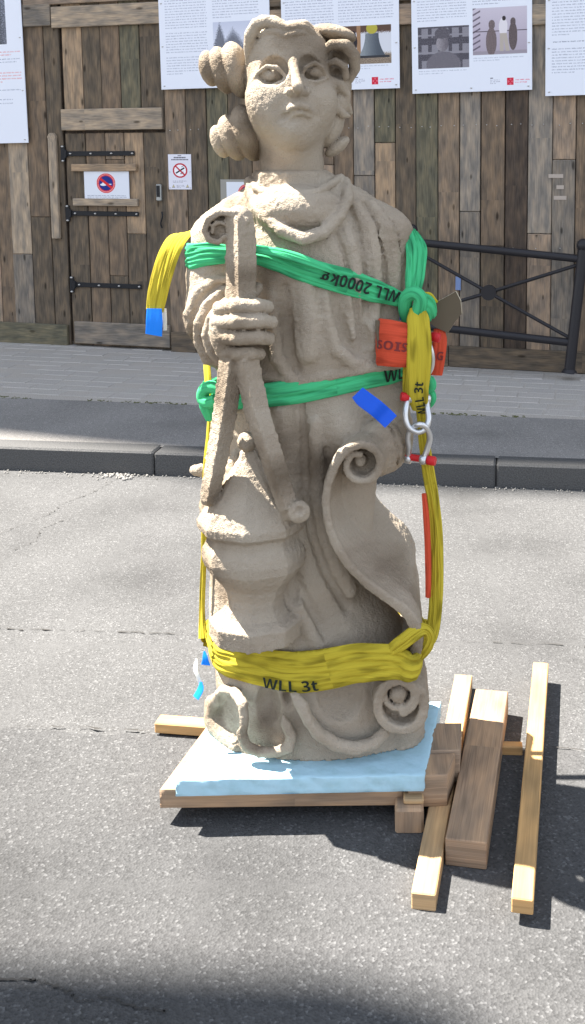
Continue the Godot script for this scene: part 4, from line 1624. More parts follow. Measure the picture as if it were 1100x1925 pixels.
func head_forms() -> void:
	# face and skull
	blob("face", 0, 0.001, Vector3(-0.0574, 1.7063, -0.0096), Vector3(0.1072, 0.1059, 0.1236), Vector3(-20.5, 0, 0))
	blob("face", 0, 0.03, Vector3(-0.0567, 1.74, -0.0077), Vector3(0.1004, 0.0687, 0.1248), Vector3(-32.5, 0, 0))
	blob("face", 0, 0.05, Vector3(-0.0508, 1.635, 0.0347), Vector3(0.098, 0.1019, 0.108), Vector3(-16.5, 0, 0))
	blob("face", 0, 0.04, Vector3(-0.0513, 1.6079, 0.0343), Vector3(0.0942, 0.068, 0.1032), Vector3(-12.5, 0, 0))
	block("face", 0, 0.02, 0.055, Vector3(-0.054, 1.6663, 0.0059), Vector3(0.0844, 0.1319, 0.1056), Vector3(-19.5, 0, 0))
	chain("face", 0, 0.03, 1, [-0.0375, 1.5677, 0.099, 0.0396])
	chain("face", 0, 0.04, 1, [-0.1087, 1.6474, 0.0774, 0.0411])
	chain("face", 0, 0.04, 1, [0.0136, 1.6424, 0.0612, 0.0375])
	# sockets under arched brows
	blob("face", 1, 0.005, Vector3(-0.0953, 1.7142, 0.1428), Vector3(0.0449, 0.0412, 0.0648), Vector3(-8, -14, -6))
	blob("face", 1, 0.005, Vector3(0.0114, 1.7206, 0.132), Vector3(0.0388, 0.0401, 0.0624), Vector3(-8, 16, 6))
	blob("eye", 0, 0.002, Vector3(-0.0979, 1.6986, 0.0853), Vector3(0.0307, 0.0204, 0.0288), Vector3(-18.5, -8, 0))
	chain("eye", 0, 0.003, 1, [-0.0946, 1.6985, 0.105, 0.0139])
	blob("eye", 0, 0.002, Vector3(0.0091, 1.706, 0.0785), Vector3(0.0256, 0.0205, 0.0288), Vector3(-18.5, 10, 0))
	chain("eye", 0, 0.003, 1, [0.009, 1.7059, 0.0974, 0.0127])
	chain("eye", 0, 0.006, 1, [-0.1396, 1.6821, 0.0922, 0.0038, -0.1259, 1.7022, 0.1075, 0.0051, -0.103, 1.7187, 0.1174, 0.0058, -0.0775, 1.7158, 0.1213, 0.0058, -0.0545, 1.6926, 0.1146, 0.0038])
	chain("eye", 0, 0.006, 1, [-0.1396, 1.6821, 0.0922, 0.0038, -0.1169, 1.6718, 0.1136, 0.0048, -0.0893, 1.6723, 0.1243, 0.0048, -0.0665, 1.6834, 0.1229, 0.0043, -0.0545, 1.6926, 0.1146, 0.0035])
	chain("eye", 0, 0.006, 1, [-0.022, 1.6965, 0.1093, 0.0038, -0.0099, 1.7171, 0.1151, 0.0053, 0.0114, 1.7272, 0.1115, 0.0058, 0.0285, 1.7167, 0.1021, 0.0053, 0.0385, 1.6943, 0.081, 0.0036])
	chain("eye", 0, 0.006, 1, [-0.022, 1.6965, 0.1093, 0.0038, -0.0063, 1.6845, 0.1192, 0.0048, 0.0136, 1.6809, 0.116, 0.0048, 0.0292, 1.6869, 0.0986, 0.0041, 0.0385, 1.6943, 0.081, 0.0033])
	# nose
	chain("face", 0, 0.010, 1, [-0.0411, 1.7461, 0.0985, 0.0114, -0.035, 1.7109, 0.1338, 0.0106, -0.0295, 1.6868, 0.1606, 0.0118, -0.0241, 1.6669, 0.1856, 0.0135])
	chain("face", 0, 0.008, 1, [-0.0443, 1.658, 0.1523, 0.0112])
	chain("face", 0, 0.008, 1, [-0.0072, 1.6593, 0.1474, 0.0106])
	chain("face", 0, 0.010, 1, [-0.0241, 1.6617, 0.1709, 0.0111, -0.0254, 1.6512, 0.14, 0.0075])
	chain("face", 1, 0.004, 1, [-0.0328, 1.6495, 0.1724, 0.0043])
	chain("face", 1, 0.004, 1, [-0.0119, 1.6507, 0.1699, 0.0043])
	# mouth
	blob("face", 0, 0.03, Vector3(-0.0277, 1.6156, 0.1003), Vector3(0.0433, 0.0331, 0.0444), Vector3(0, 0, 0))
	chain("face", 0, 0.005, 1, [-0.0588, 1.6035, 0.1258, 0.0051, -0.044, 1.6187, 0.1489, 0.0081, -0.0242, 1.6268, 0.1598, 0.0093, -0.0061, 1.622, 0.1532, 0.0081, 0.0094, 1.6031, 0.1258, 0.0051])
	chain("face", 0, 0.006, 1, [-0.0423, 1.6004, 0.1428, 0.0063, -0.0213, 1.6061, 0.1529, 0.0087, -0.0023, 1.6015, 0.1391, 0.0063])
	chain("face", 1, 0.003, 1, [-0.059, 1.5981, 0.1384, 0.0038, -0.041, 1.6098, 0.156, 0.0042, -0.0201, 1.6154, 0.1672, 0.0045, -0.0033, 1.6107, 0.1594, 0.0042, 0.0125, 1.599, 0.1358, 0.0038])
	chain("face", 1, 0.02, 1, [-0.043, 1.5865, 0.1518, 0.0063, -0.0199, 1.5898, 0.1585, 0.0075, -0.0008, 1.5876, 0.1468, 0.0063])
	chain("face", 1, 0.02, 1, [-0.0644, 1.6359, 0.154, 0.005, -0.0728, 1.6165, 0.148, 0.0075, -0.0686, 1.5968, 0.1433, 0.0063])
	chain("face", 1, 0.02, 1, [0.0149, 1.6383, 0.1452, 0.005, 0.0252, 1.619, 0.1333, 0.0075, 0.0209, 1.5992, 0.1286, 0.0063])
	chain("face", 0, 0.015, 1, [-0.0339, 1.5733, 0.1271, 0.0202])
	# neck
	chain("neck", 0, 0.03, 1, [-0.0579, 1.5848, -0.024, 0.0749, -0.0592, 1.5064, -0.024, 0.0786, -0.0576, 1.4381, -0.024, 0.0808, -0.0506, 1.364, -0.024, 0.0811])
	chain("neck", 0, 0.04, 1, [-0.047, 1.561, 0.048, 0.0469, -0.0546, 1.4985, 0, 0.0586])
	# hair over the brow
	blob("hair", 0, 0.006, Vector3(-0.0642, 1.7502, -0.066), Vector3(0.1187, 0.0945, 0.096), Vector3(0, 0, 0))
	chain("hair", 0, 0.004, 1, [-0.1531, 1.7318, 0.036, 0.0091, -0.1515, 1.7659, 0.054, 0.0129, -0.1448, 1.7967, 0.072, 0.0153, -0.1291, 1.8205, 0.0816, 0.0153, -0.103, 1.8273, 0.0864, 0.014, -0.0786, 1.8179, 0.0912, 0.0127, -0.057, 1.8076, 0.0936, 0.0114, -0.0343, 1.8127, 0.0912, 0.0114, -0.0146, 1.8121, 0.084, 0.0114, 0.0007, 1.8002, 0.0672, 0.0115, 0.0126, 1.7793, 0.036, 0.0091])
	chain("hair", 0, 0.004, 1, [-0.122, 1.837, 0.006, 0.0157, -0.0945, 1.8343, 0.006, 0.017, -0.0667, 1.8194, 0.012, 0.0157, -0.0405, 1.8243, 0.012, 0.0144, -0.02, 1.8262, 0.006, 0.0144, -0.0023, 1.8139, 0, 0.0131])
	chain("hair", 0, 0.003, 1, [-0.1228, 1.7938, 0.0744, 0.0051, -0.1035, 1.8024, 0.0864, 0.0076, -0.0797, 1.8012, 0.096, 0.0089, -0.0567, 1.7907, 0.1008, 0.0088, -0.034, 1.7982, 0.0984, 0.0089, -0.0169, 1.799, 0.09, 0.0076, -0.003, 1.7884, 0.072, 0.0064])
	chain("hair", 1, 0.004, 1, [-0.122, 1.7982, 0.1032, 0.0063, -0.1033, 1.8072, 0.1104, 0.005, -0.0779, 1.8068, 0.1128, 0.0038, -0.0552, 1.7977, 0.1152, 0.0038, -0.0327, 1.8028, 0.1128, 0.0038, -0.0108, 1.8025, 0.1032, 0.003])
	chain("hair", 1, 0.004, 1, [-0.1097, 1.8294, 0.048, 0.0026, -0.0835, 1.8223, 0.054, 0.0039, -0.06, 1.8076, 0.06, 0.0039, -0.0369, 1.8125, 0.06, 0.0038, -0.0129, 1.8143, 0.054, 0.0026])
	# stacked conical curls at the left
	blob("curl", 0, 0.002, Vector3(-0.193, 1.7222, -0.036), Vector3(0.0361, 0.0722, 0.0744), Vector3(0, 0, 14))
	blob("curl", 0, 0.002, Vector3(-0.2304, 1.7224, -0.036), Vector3(0.0294, 0.0601, 0.06), Vector3(0, 0, 14))
	blob("curl", 0, 0.002, Vector3(-0.2624, 1.7265, -0.036), Vector3(0.0254, 0.0454, 0.0432), Vector3(0, 0, 12))
	blob("curl", 0, 0.002, Vector3(-0.1695, 1.5658, -0.036), Vector3(0.039, 0.074, 0.072), Vector3(0, 0, 18))
	blob("curl", 0, 0.002, Vector3(-0.2088, 1.554, -0.036), Vector3(0.0323, 0.0606, 0.0552), Vector3(0, 0, 20))
	blob("curl", 0, 0.002, Vector3(-0.24, 1.5449, -0.036), Vector3(0.0229, 0.0431, 0.0384), Vector3(0, 0, 18))
	chain("curl", 0, 0.004, 1, [-0.1517, 1.7228, -0.048, 0.0403, -0.249, 1.7277, -0.036, 0.0294])
	chain("curl", 0, 0.004, 1, [-0.1493, 1.5739, -0.048, 0.0405, -0.2319, 1.5475, -0.036, 0.0242])
	# looser curls at the right
	blob("curl", 0, 0.004, Vector3(0.0517, 1.8085, -0.024), Vector3(0.0557, 0.0225, 0.066), Vector3(0, 0, -12))
	blob("curl", 0, 0.004, Vector3(0.0665, 1.7658, -0.042), Vector3(0.0401, 0.0321, 0.066), Vector3(0, 0, 10))
	chain("curl", 0, 0.004, 1, [0.0233, 1.7553, 0.048, 0.0078, 0.0497, 1.7748, 0.054, 0.0129, 0.0832, 1.7721, 0.054, 0.0155, 0.102, 1.7502, 0.042, 0.0155, 0.1038, 1.721, 0.024, 0.0144, 0.0902, 1.6962, 0.012, 0.0118])
	chain("curl", 0, 0.004, 1, [0.0363, 1.7293, 0.054, 0.0065, 0.0598, 1.735, 0.06, 0.009, 0.0787, 1.7217, 0.0504, 0.0103, 0.0818, 1.6997, 0.036, 0.0091])
	blob("curl", 0, 0.004, Vector3(0.0565, 1.7137, -0.012), Vector3(0.0318, 0.0371, 0.042), Vector3(0, 0, 0))
	blob("curl", 1, 0.005, Vector3(0.058, 1.7088, 0.054), Vector3(0.0155, 0.0142, 0.042), Vector3(0, 0, 20))
	blob("curl", 0, 0.004, Vector3(0.064, 1.6784, -0.012), Vector3(0.0318, 0.0292, 0.054), Vector3(0, 0, 15))
	chain("curl", 0, 0.004, 1, [0.0404, 1.6919, 0.042, 0.0104, 0.066, 1.6819, 0.036, 0.0117, 0.0834, 1.6596, 0.018, 0.0105, 0.0802, 1.6368, 0.006, 0.0119, 0.0913, 1.6139, -0.012, 0.0067])
	chain("curl", 1, 0.004, 1, [0.0437, 1.6727, 0.0624, 0.0039, 0.0639, 1.6578, 0.054, 0.0052, 0.0707, 1.6329, 0.036, 0.0052])
	blob("curl", 0, 0.004, Vector3(0.0607, 1.6367, -0.018), Vector3(0.0306, 0.0373, 0.054), Vector3(0, 0, -5))
	chain("curl", 0, 0.004, 1, [0.0373, 1.6534, 0.042, 0.0078, 0.055, 1.6279, 0.036, 0.0104, 0.0724, 1.609, 0.018, 0.0105, 0.0876, 1.6056, 0, 0.0053])
	blob("curl", 0, 0.004, Vector3(0.0464, 1.5776, -0.024), Vector3(0.0241, 0.0536, 0.054), Vector3(0, 0, -22))
	blob("curl", 0, 0.003, Vector3(0.0566, 1.5297, -0.024), Vector3(0.0161, 0.0376, 0.036), Vector3(0, 0, -52))

func torso_forms() -> void:
	# the trunk of the robe
	chain("robe", 0, 0.02, 1.5, [-0.0367, 1.3309, -0.012, 0.1509, -0.0296, 1.2034, 0, 0.2051, -0.0293, 1.0393, 0, 0.2174, -0.0345, 0.8727, 0, 0.2162, -0.0507, 0.7039, 0, 0.204, -0.0735, 0.5159, -0.006, 0.2089, -0.0715, 0.324, -0.012, 0.2223, -0.0342, 0.1757, -0.012, 0.252])
	chain("robe", 0, 0.05, 1.2, [-0.0502, 1.391, -0.024, 0.0702, -0.049, 1.3453, 0, 0.1046])
	chain("robe", 0, 0.07, 1, [-0.098, 1.3677, -0.012, 0.0592, -0.1927, 1.3467, -0.012, 0.0619, -0.262, 1.2968, 0, 0.0484])
	chain("robe", 0, 0.07, 1, [0.0095, 1.3616, -0.012, 0.0619, 0.1007, 1.3446, -0.018, 0.0715, 0.1652, 1.2977, -0.024, 0.0759])
	chain("robe", 0, 0.05, 1, [0.1597, 1.2882, -0.024, 0.0786, 0.1726, 1.1735, -0.012, 0.0706, 0.1691, 1.0381, 0, 0.0734, 0.1525, 0.9739, 0.024, 0.0621])
	chain("robe", 0, 0.05, 1, [-0.2321, 1.3128, 0, 0.0537, -0.2454, 1.2047, 0, 0.0728, -0.2385, 1.0405, 0, 0.0598])
	# breast and belly under the cloth
	blob("robe", 0, 0.05, Vector3(-0.0277, 1.2401, 0.09), Vector3(0.1432, 0.1172, 0.066), Vector3(0, 0, 0))
	blob("robe", 0, 0.04, Vector3(0.0064, 1.0657, 0.09), Vector3(0.1509, 0.0945, 0.066), Vector3(0, 0, 0))

func body_forms() -> void:
	# pleats over the breast and shoulder
	fold("robe", 1, 0.0128, -0.25, [0.0881, 1.39, 0.084, 0.0052, 0.1089, 1.3319, 0.108, 0.0064, 0.1189, 1.2683, 0.12, 0.0077, 0.126, 1.1905, 0.12, 0.0077, 0.128, 1.1122, 0.12, 0.0065])
	fold("robe", 1, 0.0128, -0.25, [0.124, 1.3886, 0.06, 0.0052, 0.1552, 1.3364, 0.084, 0.0065, 0.1729, 1.2514, 0.084, 0.0078, 0.1802, 1.1592, 0.084, 0.0079])
	fold("robe", 1, 0.0112, -0.25, [0.0563, 1.322, 0.144, 0.0051, 0.0791, 1.2771, 0.156, 0.0076, 0.0886, 1.2081, 0.156, 0.0076])
	fold("robe", 1, 0.0112, -0.25, [0.1604, 1.3761, 0.024, 0.0053, 0.1999, 1.3262, 0.036, 0.0066, 0.2128, 1.2463, 0.036, 0.0066])
	fold("robe", 0, 0.0160, -0.20, [0.1031, 1.3888, 0.06, 0.0105, 0.1345, 1.3309, 0.096, 0.0155, 0.147, 1.254, 0.108, 0.0168, 0.1516, 1.1627, 0.108, 0.0156, 0.1484, 1.0838, 0.108, 0.0104])
	fold("robe", 0, 0.0160, -0.20, [0.0684, 1.3561, 0.12, 0.0102, 0.0941, 1.2887, 0.144, 0.0153, 0.1036, 1.2143, 0.144, 0.0153, 0.1055, 1.1355, 0.144, 0.0115])
	fold("robe", 0, 0.0160, -0.20, [0.1447, 1.3874, 0.036, 0.0106, 0.1812, 1.328, 0.06, 0.0157, 0.1966, 1.2488, 0.06, 0.0171, 0.2015, 1.1558, 0.06, 0.0159])
	# deep folds gathered below the breast
	fold("robe", 1, 0.0160, -0.35, [-0.0642, 1.1962, 0.156, 0.0076, -0.0629, 1.119, 0.156, 0.0153, -0.059, 1.0477, 0.156, 0.0167, -0.0418, 0.9968, 0.156, 0.0103])
	fold("robe", 1, 0.0144, -0.35, [0.0579, 1.1955, 0.156, 0.0076, 0.0648, 1.1182, 0.156, 0.014, 0.0821, 1.0638, 0.156, 0.0179, 0.1071, 1.0327, 0.144, 0.0142, 0.1351, 1.028, 0.12, 0.0078])
	fold("robe", 1, 0.0096, -0.25, [0.1004, 1.1715, 0.132, 0.009, 0.11, 1.1011, 0.132, 0.0181, 0.1251, 1.0513, 0.132, 0.022])
	fold("robe", 0, 0.0096, -0.05, [0.0298, 1.1803, 0.156, 0.0102, 0.0365, 1.1055, 0.156, 0.0141, 0.0563, 1.0431, 0.156, 0.0154, 0.0943, 1.0064, 0.156, 0.0154, 0.1479, 0.9935, 0.12, 0.0117, 0.2061, 0.9945, 0.06, 0.0093])
	fold("robe", 0, 0.0112, -0.05, [-0.0963, 1.1743, 0.144, 0.0102, -0.0966, 1.0933, 0.156, 0.0141, -0.0902, 1.0206, 0.156, 0.0154, -0.0576, 0.9734, 0.156, 0.0129])
	fold("robe", 0, 0.0160, -0.25, [-0.0133, 1.1959, 0.156, 0.0204, -0.0042, 1.1186, 0.156, 0.0281, -0.0105, 1.0357, 0.156, 0.0256])
	fold("robe", 0, 0.0080, -0.15, [0.0853, 1.168, 0.144, 0.0077, 0.0924, 1.111, 0.144, 0.009, 0.0972, 1.0693, 0.144, 0.0077])
	fold("robe", 0, 0.0096, -0.15, [-0.131, 0.9767, 0.12, 0.0117, -0.0382, 0.9628, 0.144, 0.0129, 0.0395, 0.9754, 0.144, 0.0142, 0.1296, 0.9883, 0.12, 0.0117, 0.2058, 0.9861, 0.072, 0.0106])
	fold("robe", 1, 0.0128, -0.15, [-0.1447, 0.9449, 0.12, 0.0117, -0.0386, 0.9364, 0.144, 0.0129, 0.0398, 0.9518, 0.156, 0.0129, 0.1298, 0.967, 0.144, 0.0116, 0.2107, 0.9695, 0.096, 0.0105])
	# skirt: hanging folds and the long sweep to the right
	blob("robe", 0, 0.03, Vector3(0.0647, 0.8412, 0.096), Vector3(0.0529, 0.082, 0.06), Vector3(0, 0, 24))
	fold("robe", 0, 0.0160, -0.25, [-0.0804, 0.8885, 0.12, 0.0209, -0.0682, 0.7709, 0.132, 0.0249, -0.0621, 0.6627, 0.132, 0.0237, -0.0452, 0.5671, 0.132, 0.0238, -0.0132, 0.4518, 0.12, 0.0267, 0.039, 0.3537, 0.12, 0.0295, 0.0969, 0.2702, 0.108, 0.0297])
	fold("robe", 0, 0.0160, -0.25, [0.0003, 0.8612, 0.12, 0.0157, 0.0039, 0.7399, 0.12, 0.0198, 0.0104, 0.631, 0.12, 0.0198, 0.035, 0.5161, 0.108, 0.0227, 0.079, 0.4132, 0.096, 0.0243])
	fold("robe", 1, 0.0128, -0.25, [-0.0277, 0.9102, 0.156, 0.0064, -0.0256, 0.791, 0.156, 0.0091, -0.0259, 0.684, 0.156, 0.0091, -0.0117, 0.5759, 0.156, 0.0092, 0.0203, 0.4685, 0.144, 0.0106, 0.0748, 0.3644, 0.144, 0.0106])
	fold("robe", 0, 0.0160, -0.25, [-0.1256, 0.5769, 0.12, 0.0186, -0.0877, 0.4662, 0.12, 0.024, -0.0358, 0.3682, 0.12, 0.0268, 0.0033, 0.2836, 0.12, 0.0269])
	fold("robe", 1, 0.0128, -0.25, [-0.0716, 0.5034, 0.144, 0.0079, -0.0255, 0.4066, 0.144, 0.0106, 0.021, 0.309, 0.144, 0.0106])
	fold("robe", 1, 0.0096, -0.25, [0.0275, 0.7907, 0.156, 0.0065, 0.0443, 0.7201, 0.144, 0.0078, 0.0533, 0.6348, 0.132, 0.0079])
	blob("robe", 1, 0.02, Vector3(0.176, 0.433, 0.144), Vector3(0.0688, 0.1032, 0.144), Vector3(0, 0, -14))
	blob("robe", 1, 0.012, Vector3(-0.0564, 0.4417, 0.18), Vector3(0.0313, 0.0574, 0.066), Vector3(0, 0, 0))
	blob("robe", 1, 0.012, Vector3(-0.2381, 0.4486, 0.168), Vector3(0.0341, 0.0577, 0.078), Vector3(0, 0, 0))
	# the bunch of shell-like layers behind the upper volute
	blob("shell", 0, 0.004, Vector3(0.1569, 0.7853, 0.102), Vector3(0.0662, 0.0741, 0.06), Vector3(20, 24, 0))
	blob("shell", 0, 0.003, Vector3(0.1729, 0.7843, 0.06), Vector3(0.0645, 0.0833, 0.06), Vector3(20, 24, 0))
	blob("shell", 0, 0.003, Vector3(0.1853, 0.7837, 0.018), Vector3(0.0601, 0.0874, 0.06), Vector3(20, 24, 0))
	blob("shell", 0, 0.003, Vector3(0.1925, 0.7864, -0.024), Vector3(0.0527, 0.0915, 0.06), Vector3(20, 24, 0))
	fold("shell", 1, 0.006, 0.1, [0.1285, 0.8601, 0.108, 0.0039, 0.1706, 0.8571, 0.108, 0.0053, 0.1995, 0.8214, 0.096, 0.0053, 0.2072, 0.7724, 0.096, 0.0053, 0.1938, 0.726, 0.096, 0.0053, 0.1697, 0.708, 0.108, 0.004])
	fold("shell", 1, 0.006, 0.1, [0.1626, 0.8589, 0.072, 0.004, 0.1946, 0.8505, 0.072, 0.0053, 0.2189, 0.8084, 0.048, 0.0054, 0.2242, 0.764, 0.048, 0.0054, 0.2132, 0.7168, 0.048, 0.0054, 0.194, 0.6956, 0.06, 0.004])
	chain("shell", 0, 0.02, 1, [0.1574, 0.8913, 0.036, 0.0432, 0.1896, 0.8439, 0.024, 0.0435])
	blob("shell", 0, 0.02, Vector3(0.2012, 0.8909, -0.012), Vector3(0.0357, 0.0549, 0.084), Vector3(0, 0, 0))
	# the great curled strip: volute, then the sweep right and down
	band("scroll", 0, 0.004, 0.009, 0, [0.1138, 0.8014, 0.186, 0.0074, 0.036, 0.105, 0.802, 0.186, 0.0077, 0.036, 0.0945, 0.8002, 0.186, 0.0081, 0.036, 0.0858, 0.792, 0.186, 0.0085, 0.0359, 0.0803, 0.7806, 0.186, 0.0088, 0.036, 0.0808, 0.7665, 0.186, 0.0089, 0.0371, 0.0864, 0.7528, 0.186, 0.0089, 0.0384, 0.0983, 0.7425, 0.186, 0.0088, 0.0396, 0.1132, 0.7368, 0.186, 0.0089, 0.0408, 0.1292, 0.7382, 0.1861, 0.0092, 0.0419, 0.1441, 0.7459, 0.186, 0.0096, 0.0432, 0.1559, 0.7609, 0.185, 0.0096, 0.0454, 0.1623, 0.7794, 0.1836, 0.0096, 0.048, 0.1594, 0.7985, 0.1824, 0.0099, 0.0505, 0.1497, 0.8153, 0.18, 0.0103, 0.054, 0.1336, 0.826, 0.1757, 0.0103, 0.0586, 0.1136, 0.8293, 0.168, 0.0103, 0.066, 0.0912, 0.8216, 0.1546, 0.0108, 0.0794, 0.0698, 0.8054, 0.138, 0.0112, 0.096, 0.0542, 0.7803, 0.1193, 0.0106, 0.1147, 0.0428, 0.7519, 0.102, 0.0099, 0.132, 0.0356, 0.7274, 0.0919, 0.0099, 0.1421, 0.032, 0.7027, 0.084, 0.01, 0.15, 0.0309, 0.6761, 0.075, 0.01, 0.1594, 0.0332, 0.6484, 0.066, 0.0101, 0.168, 0.0394, 0.6195, 0.0566, 0.0105, 0.1744, 0.0493, 0.5903, 0.048, 0.0109, 0.18, 0.0626, 0.5623, 0.0416, 0.0109, 0.1864, 0.0797, 0.5349, 0.036, 0.011, 0.192, 0.1022, 0.5072, 0.0296, 0.0113, 0.1957, 0.1271, 0.4815, 0.024, 0.0117, 0.198, 0.1523, 0.4603, 0.0206, 0.0121, 0.1984, 0.1766, 0.4414, 0.018, 0.0125, 0.198, 0.1989, 0.4242, 0.015, 0.0131, 0.198, 0.2182, 0.4069, 0.012, 0.0139, 0.198, 0.233, 0.3876, 0.009, 0.0147, 0.198, 0.2433, 0.3665, 0.006, 0.0154, 0.198, 0.2484, 0.3423, 0.003, 0.0155, 0.1984, 0.2489, 0.317, 0, 0.0154, 0.198, 0.2448, 0.2925, -0.003, 0.0154, 0.195, 0.2377, 0.2673, -0.006, 0.0155, 0.192, 0.2278, 0.237, -0.0094, 0.0155, 0.1916, 0.2194, 0.2128, -0.012, 0.0155, 0.192])
	lean(f_kind.size() - 1, 0.26, 0.368, 0.503)
	blob("scroll", 0, 0.006, Vector3(0.1137, 0.7625, 0.1344), Vector3(0.055, 0.055, 0.042), Vector3(0, 0, 0))
	chain("scroll", 0, 0.004, 1, [0.1137, 0.7795, 0.192, 0.0153, 0.1158, 0.775, 0.168, 0.0155])
	# foot: rounded plinth under breaking waves
	chain("plinth", 0, 0.02, 1.5, [-0.0089, 0.1607, -0.012, 0.255, -0.0099, 0.0591, -0.006, 0.2641, 0.0007, -0.0279, 0, 0.2559])
	block("plinth", 0, 0.03, 0.05, Vector3(0.0089, -0.0522, 0), Vector3(0.2562, 0.0626, 0.144), Vector3(0, 0, 0))
	blob("plinth", 0, 0.03, Vector3(-0.018, -0.011, 0.06), Vector3(0.2295, 0.0723, 0.108), Vector3(0, 0, 0))
	chain("plinth", 0, 0.02, 1, [-0.2845, 0.0566, 0, 0.0283, -0.2703, 0.0234, 0.024, 0.0366, -0.2266, -0.0067, 0.06, 0.0362])
	chain("wave", 0, 0.012, 1, [-0.2919, 0.0228, 0.012, 0.017, -0.2751, 0.0933, 0.054, 0.0167, -0.2454, 0.1462, 0.096, 0.015, -0.2111, 0.1576, 0.126, 0.0135, -0.1846, 0.1515, 0.1752, 0.0132, -0.1823, 0.1177, 0.1776, 0.0133, -0.1898, 0.0784, 0.1776, 0.0133, -0.1786, 0.0445, 0.1776, 0.0133, -0.1452, 0.0294, 0.1812, 0.0133, -0.1023, 0.0313, 0.1848, 0.0133, -0.0714, 0.0466, 0.1872, 0.0119])
	chain("wave", 0, 0.012, 1, [-0.0714, 0.0466, 0.1872, 0.0119, -0.0643, 0.0747, 0.1872, 0.0132, -0.0783, 0.1056, 0.1872, 0.0132, -0.099, 0.1337, 0.1872, 0.0119, -0.1039, 0.1533, 0.1872, 0.0119, -0.0836, 0.1712, 0.1896, 0.0118, -0.0529, 0.1785, 0.1932, 0.0131, -0.0345, 0.1581, 0.1968, 0.0158, -0.0219, 0.1275, 0.1968, 0.0158, 0.0039, 0.0882, 0.1968, 0.0171, 0.0468, 0.0543, 0.192, 0.0172, 0.0942, 0.0414, 0.1872, 0.0172, 0.1391, 0.0439, 0.1704, 0.016, 0.1659, 0.0658, 0.1596, 0.0147])
	chain("wave", 0, 0.014, 1, [-0.2841, 0.0325, 0.024, 0.0169, -0.2522, 0.0122, 0.072, 0.0166, -0.208, 0.0043, 0.114, 0.015])
	blob("plinth", 1, 0.005, Vector3(-0.2258, 0.1081, 0.1344), Vector3(0.0229, 0.0485, 0.06), Vector3(0, 30, 10))
	blob("plinth", 1, 0.006, Vector3(-0.129, 0.1364, 0.2016), Vector3(0.0433, 0.0682, 0.0888), Vector3(0, 0, 0))
	blob("plinth", 1, 0.005, Vector3(-0.0757, 0.1609, 0.2064), Vector3(0.0183, 0.0314, 0.072), Vector3(0, 0, 0))
	blob("plinth", 1, 0.008, Vector3(0.0647, 0.1625, 0.216), Vector3(0.0808, 0.0808, 0.102), Vector3(0, 0, 20))
	# lower volute at the right
	band("volute", 0, 0.005, 0.008, 0, [0.2143, 0.1375, 0.162, 0.012, 0.036, 0.2259, 0.1471, 0.1622, 0.012, 0.036, 0.2383, 0.1599, 0.162, 0.012, 0.036, 0.2435, 0.1727, 0.1603, 0.012, 0.0356, 0.2438, 0.1861, 0.1584, 0.012, 0.036, 0.238, 0.2006, 0.1573, 0.012, 0.0386, 0.228, 0.213, 0.156, 0.012, 0.042, 0.2144, 0.22, 0.1532, 0.012, 0.045, 0.1988, 0.2213, 0.15, 0.012, 0.048, 0.182, 0.2144, 0.147, 0.012, 0.051, 0.1667, 0.2015, 0.144, 0.012, 0.054, 0.1561, 0.1829, 0.1406, 0.0121, 0.0574, 0.1504, 0.1617, 0.138, 0.0121, 0.06, 0.1514, 0.141, 0.1376, 0.0121, 0.0604, 0.1582, 0.1219, 0.138, 0.0121, 0.06, 0.1712, 0.1069, 0.1384, 0.0121, 0.06, 0.1877, 0.0961, 0.138, 0.0121, 0.06, 0.2052, 0.0902, 0.1354, 0.012, 0.0596, 0.2228, 0.0897, 0.132, 0.0121, 0.06, 0.2391, 0.0952, 0.1294, 0.0128, 0.0626, 0.2527, 0.1062, 0.126, 0.0135, 0.066, 0.2613, 0.1235, 0.1207, 0.0136, 0.0683, 0.2654, 0.1439, 0.114, 0.0136, 0.072, 0.2649, 0.1656, 0.1057, 0.0136, 0.0803, 0.2593, 0.1847, 0.096, 0.0136, 0.09, 0.2443, 0.1956, 0.0829, 0.0137, 0.1001, 0.23, 0.2015, 0.072, 0.0137, 0.108])
	band("volute", 0, 0.004, 0.004, 0, [0.1666, 0.1944, 0.168, 0.0066, 0.024, 0.1675, 0.1816, 0.168, 0.0066, 0.024, 0.1705, 0.1664, 0.168, 0.0066, 0.024, 0.1778, 0.1545, 0.1679, 0.0066, 0.024, 0.1876, 0.1466, 0.168, 0.0066, 0.024, 0.2006, 0.1474, 0.1692, 0.0066, 0.024, 0.2115, 0.1506, 0.1704, 0.0066, 0.024])
	blob("volute", 0, 0.004, Vector3(0.2029, 0.1522, 0.126), Vector3(0.0513, 0.0566, 0.036), Vector3(0, 0, 0))
	chain("volute", 0, 0.003, 1, [0.2023, 0.1792, 0.174, 0.0225])
	chain("volute", 0, 0.02, 1, [0.2184, 0.0239, 0.072, 0.0498, 0.2414, -0.0236, 0.036, 0.0365])
	blob("volute", 0, 0.02, Vector3(0.237, 0.0757, 0), Vector3(0.0425, 0.0878, 0.12), Vector3(0, 0, 0))
	# cowl: a deep collar falling to a point under the chin
	blob("cowl", 0, 0.006, Vector3(-0.0419, 1.3663, 0.018), Vector3(0.1264, 0.0652, 0.1464), Vector3(-14, 0, 0))
	blob("cowl", 0, 0.02, Vector3(-0.0325, 1.3512, 0.0744), Vector3(0.1017, 0.0495, 0.1008), Vector3(-20, 0, 0))
